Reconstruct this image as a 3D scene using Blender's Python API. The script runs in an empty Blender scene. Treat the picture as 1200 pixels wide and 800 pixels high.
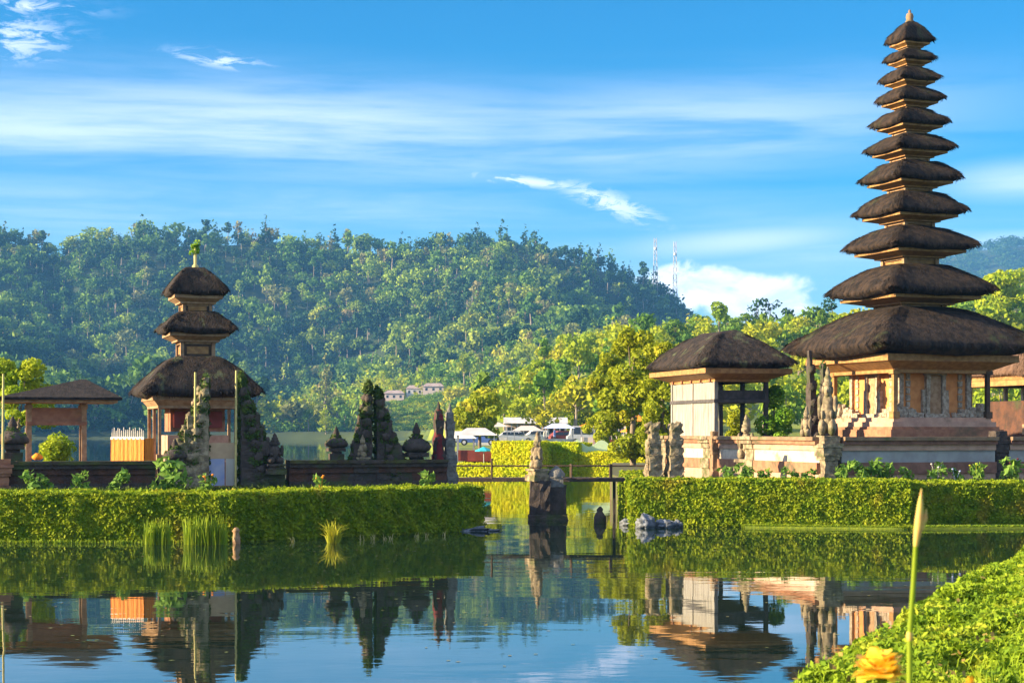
import bpy, math, random
import numpy as np
from mathutils import Vector, noise

SC = bpy.context.scene
COL = SC.collection
R_ = math.radians
random.seed(7)
RNG = np.random.default_rng(11)

# ------------------------------------------------------------------ camera
F = 2000.0; HY = 505.0; CZ = 2.7
cam_d = bpy.data.cameras.new("camera")
cam = bpy.data.objects.new("camera", cam_d); COL.objects.link(cam)
cam.location = (0, 0, CZ); cam.rotation_euler = (R_(90), 0, 0)
cam_d.sensor_width = 36.0; cam_d.lens = 60.0
cam_d.shift_y = (HY - 400) / 1200.0
cam_d.clip_start = 0.05; cam_d.clip_end = 30000
cam_d.dof.use_dof = True; cam_d.dof.focus_distance = 55.0; cam_d.dof.aperture_fstop = 9.0
SC.camera = cam

# ------------------------------------------------------------------ light
SUN_EL, SUN_FRONT = 16.5, 11.5          # degrees; the sun stands on the left, slightly on the camera's side
sd = Vector((-math.cos(R_(SUN_FRONT)) * math.cos(R_(SUN_EL)), -math.sin(R_(SUN_FRONT)) * math.cos(R_(SUN_EL)), math.sin(R_(SUN_EL))))
sl = bpy.data.lights.new("sun", 'SUN'); sl.energy = 5.0; sl.angle = R_(0.5); sl.color = (1.0, 0.80, 0.50)
so = bpy.data.objects.new("sun", sl); COL.objects.link(so)
so.rotation_euler = sd.to_track_quat('Z', 'Y').to_euler()

W = bpy.data.worlds.new("World"); SC.world = W; W.use_nodes = True
SC.view_settings.view_transform = 'Standard'
SC.view_settings.look = 'None'
SC.view_settings.gamma = 1.0
SC.view_settings.use_curve_mapping = False
SC.view_settings.exposure = 1.93
SC.render.engine = 'CYCLES'
try:
    SC.cycles.use_denoising = True
    SC.cycles.max_bounces = 6
    SC.cycles.transparent_max_bounces = 8
    SC.cycles.volume_bounces = 0
    SC.cycles.sample_clamp_indirect = 4.0
    SC.cycles.caustics_reflective = False
    SC.cycles.caustics_refractive = False
except Exception:
    pass


class NT:
    """small helper to write node trees"""
    def __init__(s, tree): s.t = tree; s.n = tree.nodes; s.l = tree.links
    def node(s, typ, **kw):
        nd = s.n.new(typ)
        for k, v in kw.items(): setattr(nd, k, v)
        return nd
    def val(s, sock, v):
        if hasattr(v, 'links') or isinstance(v, bpy.types.NodeSocket): s.l.new(v, sock)
        else: sock.default_value = v
    def m(s, op, a, b=None, c=None, clamp=False):
        nd = s.n.new('ShaderNodeMath'); nd.operation = op; nd.use_clamp = clamp
        s.val(nd.inputs[0], a)
        if b is not None: s.val(nd.inputs[1], b)
        if c is not None: s.val(nd.inputs[2], c)
        return nd.outputs[0]
    def mix(s, f, a, b, mode='MIX'):
        nd = s.n.new('ShaderNodeMix'); nd.data_type = 'RGBA'; nd.blend_type = mode
        s.val(nd.inputs[0], f); s.val(nd.inputs[6], a); s.val(nd.inputs[7], b)
        return nd.outputs[2]
    def noise(s, vec, scale, detail=3, rough=0.55, dist=0.0):
        nd = s.n.new('ShaderNodeTexNoise'); s.l.new(vec, nd.inputs['Vector'])
        nd.inputs['Scale'].default_value = scale; nd.inputs['Detail'].default_value = detail
        nd.inputs['Roughness'].default_value = rough; nd.inputs['Distortion'].default_value = dist
        return nd.outputs[0]
    def mr(s, v, a, b, c=0.0, d=1.0):
        nd = s.n.new('ShaderNodeMapRange'); nd.interpolation_type = 'SMOOTHSTEP'; nd.clamp = True
        s.val(nd.inputs[0], v)
        for i, q in enumerate((a, b, c, d)): nd.inputs[i + 1].default_value = q
        return nd.outputs[0]
    def xyz(s, x, y, z):
        nd = s.n.new('ShaderNodeCombineXYZ'); s.val(nd.inputs[0], x); s.val(nd.inputs[1], y); s.val(nd.inputs[2], z)
        return nd.outputs[0]


def build_world():
    t = NT(W.node_tree); t.n.clear()
    out = t.node('ShaderNodeOutputWorld'); bg = t.node('ShaderNodeBackground')
    bg.inputs[1].default_value = 0.072
    sky = t.node('ShaderNodeTexSky'); sky.sky_type = 'NISHITA'; sky.sun_disc = False
    sky.sun_elevation = R_(SUN_EL); sky.sun_rotation = math.atan2(sd.x, sd.y)
    sky.air_density = 1.0; sky.dust_density = 0.3; sky.ozone_density = 3.0
    tc = t.node('ShaderNodeTexCoord')
    sep = t.node('ShaderNodeSeparateXYZ'); t.l.new(tc.outputs['Generated'], sep.inputs[0])
    x, y, z = sep.outputs
    r = t.m('MAXIMUM', t.m('SQRT', t.m('ADD', t.m('MULTIPLY', x, x), t.m('MULTIPLY', y, y))), 0.02)
    az = t.m('ARCTAN2', x, y)           # compass bearing of the sky direction
    el = t.m('DIVIDE', z, r)            # its slope above the horizon
    # richer blue
    hs = t.node('ShaderNodeHueSaturation'); hs.inputs['Saturation'].default_value = 1.85
    hs.inputs['Hue'].default_value = 0.505
    hs.inputs['Value'].default_value = 0.70
    t.l.new(sky.outputs[0], hs.inputs['Color'])
    base = hs.outputs[0]
    def spot(px, py, wx, wy, rot=0.0):
        a0 = math.atan((px - 600) / F); e0 = (HY - py) / F * math.cos(a0)
        da = t.m('SUBTRACT', az, a0); de = t.m('SUBTRACT', el, e0)
        c, s_ = math.cos(rot), math.sin(rot)
        u = t.m('DIVIDE', t.m('ADD', t.m('MULTIPLY', da, c), t.m('MULTIPLY', de, s_)), wx / F)
        v = t.m('DIVIDE', t.m('SUBTRACT', t.m('MULTIPLY', de, c), t.m('MULTIPLY', da, s_)), wy / F)
        d = t.m('ADD', t.m('MULTIPLY', u, u), t.m('MULTIPLY', v, v))
        return t.m('EXPONENT', t.m('MULTIPLY', d, -1.0))
    def nvec(sx, sy, off=0.0): return t.xyz(t.m('MULTIPLY', az, sx), t.m('MULTIPLY', el, sy), off)
    thin = t.noise(nvec(4.2, 46, 1.3), 1.0, 6, 0.60, 0.3)
    thin2 = t.noise(nvec(38, 120, 5.1), 1.0, 7, 0.7, 0.8)
    puff = t.noise(nvec(34, 48, 9.0), 1.0, 7, 0.6, 0.5)
    band = t.m('MAXIMUM', spot(330, 152, 430, 52, -0.03), t.m('MULTIPLY', spot(760, 155, 330, 50, 0.05), 0.8))
    band = t.m('MAXIMUM', band, t.m('MULTIPLY', spot(60, 150, 400, 36), 1.0))
    band = t.m('MULTIPLY', band, t.mr(thin, 0.30, 0.62, 0.22, 1.0))
    low = t.m('MULTIPLY', t.m('MAXIMUM', spot(250, 250, 700, 40), spot(900, 290, 330, 40)), t.mr(thin, 0.32, 0.7, 0.15, 0.7))
    streak = t.m('MULTIPLY', t.m('MAXIMUM', spot(620, 213, 70, 6, -0.12), spot(715, 238, 62, 13, -0.38)), t.mr(thin2, 0.40, 0.56))
    smalls = t.m('MAXIMUM', t.m('MAXIMUM', spot(15, 45, 55, 26), spot(35, 8, 60, 8)), spot(258, 71, 50, 9, -0.12))
    smalls = t.m('MULTIPLY', smalls, t.mr(thin2, 0.44, 0.62))
    rgt = t.m('MAXIMUM', spot(1195, 212, 85, 20, 0.0), spot(1190, 284, 80, 13))
    rgt = t.m('MULTIPLY', rgt, t.mr(thin, 0.25, 0.6, 0.4, 1))
    cum = t.m('MAXIMUM', spot(895, 352, 72, 34), t.m('MULTIPLY', spot(820, 335, 75, 30), 0.8))
    cum = t.mr(t.m('ADD', cum, t.m('MULTIPLY', t.m('SUBTRACT', puff, 0.5), 1.1)), 0.34, 0.66)
    veil = t.m('MULTIPLY', spot(870, 283, 130, 16, 0.06), 0.8)
    # unseen clouds added outside the frame, thickened as white fill light
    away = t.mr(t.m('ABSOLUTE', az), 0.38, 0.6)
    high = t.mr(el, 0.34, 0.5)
    fill_clouds = t.m('MULTIPLY', t.mr(t.noise(nvec(3, 10, 2.2), 1.0, 6, 0.6, 0.8), 0.36, 0.60, 0.08, 0.72), t.m('MAXIMUM', away, high))
    c1 = t.m('MULTIPLY', band, 0.68)
    c1 = t.m('MAXIMUM', c1, t.m('MULTIPLY', low, 0.62))
    c1 = t.m('MAXIMUM', c1, t.m('MULTIPLY', streak, 0.95))
    c1 = t.m('MAXIMUM', c1, t.m('MULTIPLY', smalls, 0.75))
    c1 = t.m('MAXIMUM', c1, t.m('MULTIPLY', rgt, 0.6))
    c1 = t.m('MAXIMUM', c1, t.m('MULTIPLY', veil, 0.8))
    c1 = t.m('MAXIMUM', c1, fill_clouds)
    sky1 = t.mix(c1, base, (5.2, 5.5, 6.7, 1))
    sky2 = t.mix(t.m('MULTIPLY', cum, 0.96), sky1, t.mix(t.mr(puff, 0.35, 0.62), (5.2, 5.6, 6.4, 1), (8.4, 8.0, 7.4, 1)))
    t.l.new(sky2, bg.inputs[0]); t.l.new(bg.outputs[0], out.inputs[0])

build_world()

# ------------------------------------------------------------------ materials
MATS = {}
def mat(name, c1, c2=None, scale=3.0, rough=0.85, bump=0.0, bscale=None, c3=None, s3=0.6, t3=(0.55, 0.7), stretch=(1, 1, 1),
        coord='Object', transl=0.0, detail=5, metallic=0.0, spec=0.3):
    if name in MATS: return MATS[name]
    m_ = bpy.data.materials.new(name); m_.use_nodes = True; t = NT(m_.node_tree); t.n.clear()
    out = t.node('ShaderNodeOutputMaterial'); bs = t.node('ShaderNodeBsdfPrincipled')
    if coord == 'World': vec = t.node('ShaderNodeNewGeometry').outputs['Position']
    else: vec = t.node('ShaderNodeTexCoord').outputs['Object']
    mp = t.node('ShaderNodeMapping'); t.l.new(vec, mp.inputs[0]); mp.inputs['Scale'].default_value = stretch
    v = mp.outputs[0]
    col = None
    if c2 is not None:
        f = t.mr(t.noise(v, scale, detail), 0.34, 0.66)
        col = t.mix(f, (*c1, 1), (*c2, 1))
    if c3 is not None:
        f3 = t.mr(t.noise(v, s3, 4, 0.6), t3[0], t3[1])
        col = t.mix(f3, col if col is not None else (*c1, 1), (*c3, 1))
    if col is None: bs.inputs['Base Color'].default_value = (*c1, 1)
    else: t.l.new(col, bs.inputs['Base Color'])
    bs.inputs['Roughness'].default_value = rough; bs.inputs['Metallic'].default_value = metallic
    bs.inputs['Specular IOR Level'].default_value = spec
    if bump > 0:
        bn = t.node('ShaderNodeBump'); bn.inputs['Strength'].default_value = 1.0; bn.inputs['Distance'].default_value = bump
        t.l.new(t.noise(v, bscale or scale * 4, 5, 0.65), bn.inputs['Height']); t.l.new(bn.outputs[0], bs.inputs['Normal'])
    if transl > 0:
        tr = t.node('ShaderNodeBsdfTranslucent')
        if col is None: tr.inputs[0].default_value = (*c1, 1)
        else: t.l.new(col, tr.inputs[0])
        mx = t.node('ShaderNodeMixShader'); mx.inputs[0].default_value = transl
        t.l.new(bs.outputs[0], mx.inputs[1]); t.l.new(tr.outputs[0], mx.inputs[2]); t.l.new(mx.outputs[0], out.inputs[0])
    else: t.l.new(bs.outputs[0], out.inputs[0])
    MATS[name] = m_
    return m_

thatch = mat('thatch', (0.011, 0.008, 0.007), (0.048, 0.030, 0.020), 5.0, 0.95, 0.06, 16, (0.06, 0.075, 0.028), 0.9, (0.58, 0.78), (1, 1, 0.35))
thatch_old = mat('mossy_thatch', (0.010, 0.008, 0.007), (0.045, 0.030, 0.022), 5.0, 0.95, 0.06, 16, (0.085, 0.095, 0.045), 1.9, (0.57, 0.70), (1, 1, 0.35))
thatch_brown = mat('brown_thatch', (0.10, 0.055, 0.035), (0.17, 0.10, 0.065), 6.0, 0.95, 0.04, 16, stretch=(1, 1, 0.4))
gold_wood = mat('gold_wood', (0.42, 0.23, 0.08), (0.28, 0.14, 0.05), 6, 0.6, 0.004, 30)
tan_wood = mat('tan_wood', (0.42, 0.27, 0.15), (0.28, 0.16, 0.08), 6, 0.7, 0.004, 30)
dark_wood = mat('dark_wood', (0.06, 0.035, 0.02), (0.10, 0.06, 0.035), 6, 0.6, 0.004, 30)
grey_wood = mat('weathered_wood', (0.38, 0.36, 0.32), (0.24, 0.22, 0.20), 2.5, 0.8, 0.01, 14, (0.13, 0.12, 0.11), 1.1, (0.54, 0.72), stretch=(6, 6, 0.6))
grey_dark = mat('dark_carved_wood', (0.10, 0.09, 0.09), (0.055, 0.05, 0.05), 5, 0.7, 0.01, 14)
orange_wall = mat('orange_brick', (0.70, 0.30, 0.10), (0.58, 0.22, 0.07), 5, 0.85, 0.006, 30)
brick = mat('red_brick', (0.38, 0.18, 0.10), (0.27, 0.12, 0.07), 4, 0.9, 0.01, 20, (0.10, 0.09, 0.05), 1.1, (0.5, 0.72))
pink_stone = mat('pink_stone', (0.52, 0.33, 0.23), (0.40, 0.24, 0.17), 3, 0.9, 0.01, 18, (0.2, 0.15, 0.09), 1.4, (0.56, 0.75))
white_band = mat('pale_render', (0.66, 0.55, 0.43), (0.50, 0.40, 0.31), 3.0, 0.85, 0.01, 20, (0.30, 0.21, 0.14), 1.6, (0.54, 0.74))
cap_stone = mat('cap_stone', (0.30, 0.19, 0.11), (0.20, 0.13, 0.08), 3, 0.9, 0.015, 18, (0.10, 0.12, 0.04), 1.2, (0.52, 0.7))
dark_stone = mat('dark_stone', (0.085, 0.065, 0.055), (0.045, 0.036, 0.032), 4, 0.92, 0.03, 14, (0.07, 0.085, 0.03), 1.0, (0.5, 0.68))
dark_brick = mat('old_dark_brick', (0.12, 0.055, 0.035), (0.06, 0.035, 0.028), 3, 0.92, 0.02, 14, (0.06, 0.065, 0.03), 1.0, (0.5, 0.7))
moss_cap = mat('mossy_cap', (0.06, 0.045, 0.03), (0.09, 0.10, 0.025), 3, 0.95, 0.02, 16)
carved_pale = mat('pale_carved_stone', (0.50, 0.42, 0.32), (0.26, 0.20, 0.14), 9, 0.9, 0.03, 16)
carved_tan = mat('weathered_carved_stone', (0.36, 0.29, 0.18), (0.16, 0.12, 0.08), 6, 0.9, 0.04, 14, (0.10, 0.11, 0.04), 2.0, (0.5, 0.68))
grey_stone = mat('grey_carved_stone', (0.22, 0.21, 0.19), (0.14, 0.13, 0.12), 8, 0.9, 0.03, 16)
gold_cloth = mat('gold_cloth', (0.75, 0.26, 0.025), (0.55, 0.16, 0.015), 4, 0.6, 0.02, 8, stretch=(5, 5, .5))
white_cloth = mat('white_cloth', (0.78, 0.72, 0.62), (0.66, 0.60, 0.52), 3, 0.8, 0.01, 8, stretch=(4, 4, .5))
beige_cloth = mat('beige_cloth', (0.80, 0.58, 0.36), (0.70, 0.48, 0.30), 3, 0.8, 0.01, 8)
blue_cloth = mat('blue_cloth', (0.42, 0.50, 0.80), (0.60, 0.62, 0.80), 3, 0.8)
red_cloth = mat('red_cloth', (0.20, 0.02, 0.025), (0.10, 0.015, 0.02), 5, 0.8, 0.02, 10)
bamboo = mat('bamboo', (0.62, 0.50, 0.20), (0.46, 0.40, 0.12), 6, 0.5)
orange_cloth = mat('orange_cloth', (0.90, 0.28, 0.02)); turq_cloth = mat('turquoise_cloth', (0.03, 0.42, 0.55))
white_paint = mat('white_paint', (0.62, 0.60, 0.57), (0.46, 0.44, 0.42), 1.2, 0.6)
red_paint = mat('dark_red_paint', (0.25, 0.05, 0.04), (0.18, 0.04, 0.03), 3, 0.6)
grey_metal = mat('grey_metal', (0.32, 0.33, 0.36), None, rough=0.5, metallic=0.3)
glass_dark = mat('dark_glass', (0.02, 0.025, 0.03), None, rough=0.08, spec=0.6)
tyre = mat('tyre_rubber', (0.02, 0.02, 0.02), None, rough=0.9)
silver = mat('silver_paint', (0.5, 0.5, 0.52), None, rough=0.35)
blue_paint = mat('blue_paint', (0.08, 0.14, 0.36), None, rough=0.35)
skin_m = mat('skin', (0.35, 0.18, 0.10), None, rough=0.6)
rock_m = mat('pale_rock', (0.24, 0.26, 0.30), (0.10, 0.11, 0.12), 5, 0.9, 0.08, 8)
bark = mat('bark', (0.14, 0.10, 0.07), (0.24, 0.19, 0.14), 4, 0.95, 0.03, 10, stretch=(1, 1, .3))
bark_pale = mat('pale_bark', (0.34, 0.28, 0.22), (0.22, 0.17, 0.13), 1, 0.95)
tile_roof = mat('rust_roof', (0.30, 0.22, 0.20), (0.42, 0.34, 0.32), 1, 0.8)
wall_pale = mat('cream_wall', (0.62, 0.50, 0.44), None, rough=0.9)

def leafmat(name, a, b, c=None, scale=1.5, tr=0.3, t3=(0.55, 0.7), s3=0.35):
    return mat(name, a, b, scale, 0.75, 0, None, c, s3, t3, coord='World', transl=tr, spec=0.2, detail=3)
hedge_leaf = leafmat('hedge_leaf', (0.17, 0.27, 0.010), (0.34, 0.40, 0.015), (0.38, 0.32, 0.03), 3.5, 0.35, (0.56, 0.72), 0.9)
near_leaf = leafmat('near_leaf', (0.13, 0.23, 0.010), (0.27, 0.37, 0.015), (0.38, 0.42, 0.03), 5.0, 0.3, (0.5, 0.68), 2.3)
yellow_hedge = leafmat('yellow_hedge_leaf', (0.50, 0.56, 0.01), (0.66, 0.62, 0.015), (0.36, 0.50, 0.01), 1.2, 0.35)
bright_leaf = leafmat('bright_leaf', (0.26, 0.38, 0.012), (0.42, 0.46, 0.018), (0.16, 0.28, 0.02), 0.8, 0.35)
gold_leaf = leafmat('golden_leaf', (0.34, 0.37, 0.012), (0.24, 0.30, 0.015), (0.46, 0.40, 0.02), 0.9, 0.35)
fresh_leaf = leafmat('fresh_leaf', (0.13, 0.30, 0.02), (0.26, 0.42, 0.03), None, 2.0, 0.35)
plant_leaf = leafmat('plant_leaf', (0.24, 0.38, 0.06), (0.10, 0.22, 0.03), None, 4.0, 0.3)
ivy_leaf = leafmat('ivy_leaf', (0.045, 0.085, 0.016), (0.08, 0.12, 0.022), (0.16, 0.17, 0.03), 3.0, 0.2, (0.62, 0.75), 2.0)
reed_leaf = leafmat('reed_leaf', (0.34, 0.42, 0.03), (0.24, 0.36, 0.02), None, 3.0, 0.35)
yreed_leaf = leafmat('yellow_reed_leaf', (0.55, 0.50, 0.04), (0.40, 0.42, 0.03), None, 3.0, 0.35)
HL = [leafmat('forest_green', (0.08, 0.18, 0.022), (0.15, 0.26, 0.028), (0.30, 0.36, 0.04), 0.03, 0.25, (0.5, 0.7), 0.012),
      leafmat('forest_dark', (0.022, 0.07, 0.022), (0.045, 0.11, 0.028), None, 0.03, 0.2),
      leafmat('forest_yellow', (0.28, 0.38, 0.035), (0.20, 0.31, 0.03), (0.42, 0.44, 0.045), 0.03, 0.25, (0.5, 0.7), 0.012),
      leafmat('forest_tan', (0.26, 0.25, 0.08), (0.17, 0.21, 0.06), (0.34, 0.26, 0.11), 0.03, 0.25, (0.5, 0.7), 0.012)]
BL = [leafmat('slope_yellow', (0.28, 0.38, 0.015), (0.42, 0.44, 0.02), (0.50, 0.45, 0.03), 0.06, 0.35, (0.5, 0.7), 0.03),
      leafmat('slope_green', (0.11, 0.23, 0.02), (0.18, 0.30, 0.025), (0.26, 0.35, 0.02), 0.06, 0.3, (0.5, 0.7), 0.03)]

# ------------------------------------------------------------------ mesh helpers
def link_mesh(name, me, m_, parent=None, loc=None, rz=0.0):
    o = bpy.data.objects.new(name, me); COL.objects.link(o)
    if m_ is not None:
        for q in (m_ if isinstance(m_, (list, tuple)) else [m_]): me.materials.append(q)
    if parent is not None: o.parent = parent
    if loc is not None: o.location = loc
    o.rotation_euler.z = rz
    return o

def quads_mesh(name, V, mi=None):
    """V (n,4,3) -> mesh of separate quads"""
    n = len(V); me = bpy.data.meshes.new(name)
    me.vertices.add(n * 4); me.vertices.foreach_set('co', V.reshape(-1).astype(np.float32))
    me.loops.add(n * 4); me.loops.foreach_set('vertex_index', np.arange(n * 4, dtype=np.int32))
    me.polygons.add(n); me.polygons.foreach_set('loop_start', np.arange(0, n * 4, 4, dtype=np.int32))
    if mi is not None: me.polygons.foreach_set('material_index', mi.astype(np.int32))
    me.update(calc_edges=True)
    return me

def grid_mesh(name, P, closed=False):
    """P (a,b,3) -> smooth grid"""
    a, b = P.shape[:2]; me = bpy.data.meshes.new(name)
    idx = np.arange(a * b).reshape(a, b)
    if closed: nx = np.roll(idx, -1, axis=1); q = np.stack([idx[:-1], nx[:-1], nx[1:], idx[1:]], -1).reshape(-1, 4)
    else: q = np.stack([idx[:-1, :-1], idx[:-1, 1:], idx[1:, 1:], idx[1:, :-1]], -1).reshape(-1, 4)
    me.vertices.add(a * b); me.vertices.foreach_set('co', P.reshape(-1).astype(np.float32))
    me.loops.add(q.size); me.loops.foreach_set('vertex_index', q.reshape(-1).astype(np.int32))
    me.polygons.add(len(q)); me.polygons.foreach_set('loop_start', np.arange(0, q.size, 4, dtype=np.int32))
    me.update(calc_edges=True); me.polygons.foreach_set('use_smooth', [True] * len(q))
    return me

def leaf_quads(P, N, size, spread=0.8, aspect=1.6, rng=RNG):
    n = len(P)
    D = N + rng.normal(0, spread, (n, 3)); D /= np.linalg.norm(D, axis=1)[:, None] + 1e-9
    A = rng.normal(0, 1, (n, 3)); A -= (A * D).sum(1)[:, None] * D; A /= np.linalg.norm(A, axis=1)[:, None] + 1e-9
    B = np.cross(D, A)
    s = size * rng.uniform(0.6, 1.35, (n, 1))
    A = A * s * 0.5 * aspect; B = B * s * 0.5
    return np.stack([P - A, P - B * .9 + A * .1, P + A, P + B * .9 + A * .1], 1)

class MB:
    def __init__(s): s.V = []; s.F = []; s.sm = []
    def add(s, V, F_, smooth=False):
        o = len(s.V); s.V += [tuple(v) for v in V]; s.F += [tuple(i + o for i in f) for f in F_]; s.sm += [smooth] * len(F_)
    def box(s, c, d, rz=0.0, taper=1.0, top=None):
        hx, hy, hz = d[0] / 2, d[1] / 2, d[2] / 2; ca, sa = math.cos(rz), math.sin(rz)
        V = []
        for (sx, sy, sz) in ((-1, -1, -1), (1, -1, -1), (1, 1, -1), (-1, 1, -1), (-1, -1, 1), (1, -1, 1), (1, 1, 1), (-1, 1, 1)):
            k = taper if sz > 0 else 1.0
            x, y = sx * hx * k, sy * hy * k
            V.append((c[0] + x * ca - y * sa, c[1] + x * sa + y * ca, c[2] + sz * hz))
        s.add(V, [(0, 3, 2, 1), (4, 5, 6, 7), (0, 1, 5, 4), (1, 2, 6, 5), (2, 3, 7, 6), (3, 0, 4, 7)])
    def bx(s, x0, x1, y0, y1, z0, z1): s.box(((x0 + x1) / 2, (y0 + y1) / 2, (z0 + z1) / 2), (x1 - x0, y1 - y0, z1 - z0))
    def tube(s, pts, rad, seg=8, cap=True):
        pts = [Vector(p) for p in pts]; n = len(pts)
        if not isinstance(rad, (list, tuple)): rad = [rad] * n
        V = []; up = Vector((0, 0, 1)); al = (pts[-1] - pts[0]).normalized()
        if abs(al.z) > .8: up = Vector((0, 1, 0))
        for i, p in enumerate(pts):
            d = (pts[min(i + 1, n - 1)] - pts[max(i - 1, 0)]).normalized()
            a = d.cross(up)
            if a.length < 0.02: a = d.cross(Vector((1, 0, 0)))
            a.normalize(); b = d.cross(a)
            for k in range(seg):
                t = 2 * math.pi * k / seg
                V.append(p + (a * math.cos(t) + b * math.sin(t)) * rad[i])
        Fc = [(i * seg + k, i * seg + (k + 1) % seg, (i + 1) * seg + (k + 1) % seg, (i + 1) * seg + k) for i in range(n - 1) for k in range(seg)]
        s.add(V, Fc, True)
        if cap: s.add([V[k] for k in range(seg)][::-1], [tuple(range(seg))]); s.add([V[(n - 1) * seg + k] for k in range(seg)], [tuple(range(seg))])
    def lathe(s, prof, seg=12, c=(0, 0, 0), smooth=True):
        V = [(c[0] + r * math.cos(2 * math.pi * k / seg), c[1] + r * math.sin(2 * math.pi * k / seg), c[2] + z) for r, z in prof for k in range(seg)]
        n = len(prof)
        s.add(V, [(i * seg + k, i * seg + (k + 1) % seg, (i + 1) * seg + (k + 1) % seg, (i + 1) * seg + k) for i in range(n - 1) for k in range(seg)], smooth)
        s.add(V[:seg][::-1], [tuple(range(seg))]); s.add(V[-seg:], [tuple(range(seg))])
    def blob(s, c, r, seg=10, rings=7, amp=0.0, freq=3.0, seed=0.0):
        V = []
        for i in range(rings + 1):
            ph = math.pi * i / rings
            for k in range(seg):
                t = 2 * math.pi * k / seg
                d = Vector((math.sin(ph) * math.cos(t), math.sin(ph) * math.sin(t), -math.cos(ph)))
                f = 1 + amp * noise.noise(d * freq + Vector((seed, seed * .7, 1.3)))
                V.append((c[0] + d.x * r[0] * f, c[1] + d.y * r[1] * f, c[2] + d.z * r[2] * f))
        s.add(V, [(i * seg + k, i * seg + (k + 1) % seg, (i + 1) * seg + (k + 1) % seg, (i + 1) * seg + k) for i in range(rings) for k in range(seg)], True)
    def build(s, name, m_, parent=None, loc=None, rz=0.0, rough=0.0, rfreq=4.0, sub=0):
        me = bpy.data.meshes.new(name)
        me.from_pydata(s.V, [], s.F); me.update()
        me.polygons.foreach_set('use_smooth', s.sm)
        if sub:
            import bmesh
            bm = bmesh.new(); bm.from_mesh(me); bmesh.ops.subdivide_edges(bm, edges=bm.edges[:], cuts=sub, use_grid_fill=True); bm.to_mesh(me); bm.free()
        if rough:
            off = Vector((len(s.V) * .37, 0, 0))
            for v in me.vertices:
                v.co += noise.noise_vector(v.co * rfreq + off) * rough
        return link_mesh(name, me, m_, parent, loc, rz)

def tag(o, label, cat, group=None, kind=None):
    if label: o['label'] = label
    if cat: o['category'] = cat
    if group: o['group'] = group
    if kind: o['kind'] = kind
    return o
def thing(name, label, cat, loc, rz=0.0, group=None):
    o = bpy.data.objects.new(name, None); COL.objects.link(o); o.empty_display_size = 0.2
    o.location = loc; o.rotation_euler.z = rz
    return tag(o, label, cat, group)
def dup(root, loc, rz=None, label=None, group=None, scale=None):
    r = root.copy(); COL.objects.link(r); r.location = loc
    if rz is not None: r.rotation_euler.z = rz
    if label: r['label'] = label
    if group: r['group'] = group
    if scale is not None: r.scale = scale if isinstance(scale, (tuple, list)) else (scale,) * 3
    for ch in list(root.children):
        c = ch.copy(); COL.objects.link(c); c.parent = r
        for g in list(ch.children):
            d = g.copy(); COL.objects.link(d); d.parent = c
    return r
def P(px, py, D): return Vector(((px - 600) / F * D, D, CZ + (HY - py) / F * D))
def sstep(a, b, x): t = np.clip((x - a) / (b - a), 0, 1); return t * t * (3 - 2 * t)

# ------------------------------------------------------------------ terrain
def lin(x, pts): return np.interp(x, [p[0] for p in pts], [p[1] for p in pts])
RIDGE = [(-900, 400), (-500, 330), (-150, 262), (0, 256), (30, 262), (70, 276), (92, 262), (170, 255), (215, 262), (300, 260), (380, 268), (440, 277), (500, 274), (560, 264),
         (620, 266), (680, 283), (720, 296), (760, 316), (790, 338), (815, 362), (835, 385), (900, 420), (1100, 480), (1400, 500)]
BR = [(430, 506), (520, 503), (590, 478), (640, 440), (700, 424), (760, 418), (860, 412), (960, 408), (1050, 400), (1150, 378), (1300, 360), (1700, 380), (2600, 470)]
CR = [(880, 506), (1000, 420), (1080, 325), (1120, 303), (1180, 293), (1260, 300), (1400, 350), (1700, 430), (2100, 506)]
FR = [(270, 506), (330, 494), (380, 476), (440, 462), (540, 438), (640, 415), (720, 400), (800, 410), (900, 470), (1000, 506)]
SHORE = [(-3000, 640), (330, 620), (480, 600), (518, 380), (532, 112), (545, 99), (4000, 99)]
def vnoise(x, y, seed=0):
    """smooth value noise, vectorised"""
    def h(i, j):
        v = np.sin(i * 127.1 + j * 311.7 + seed * 74.7) * 43758.5453
        return v - np.floor(v)
    xi, yi = np.floor(x), np.floor(y); xf, yf = x - xi, y - yi
    u, v = xf * xf * (3 - 2 * xf), yf * yf * (3 - 2 * yf)
    return (h(xi, yi) * (1 - u) + h(xi + 1, yi) * u) * (1 - v) + (h(xi, yi + 1) * (1 - u) + h(xi + 1, yi + 1) * u) * v
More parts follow.
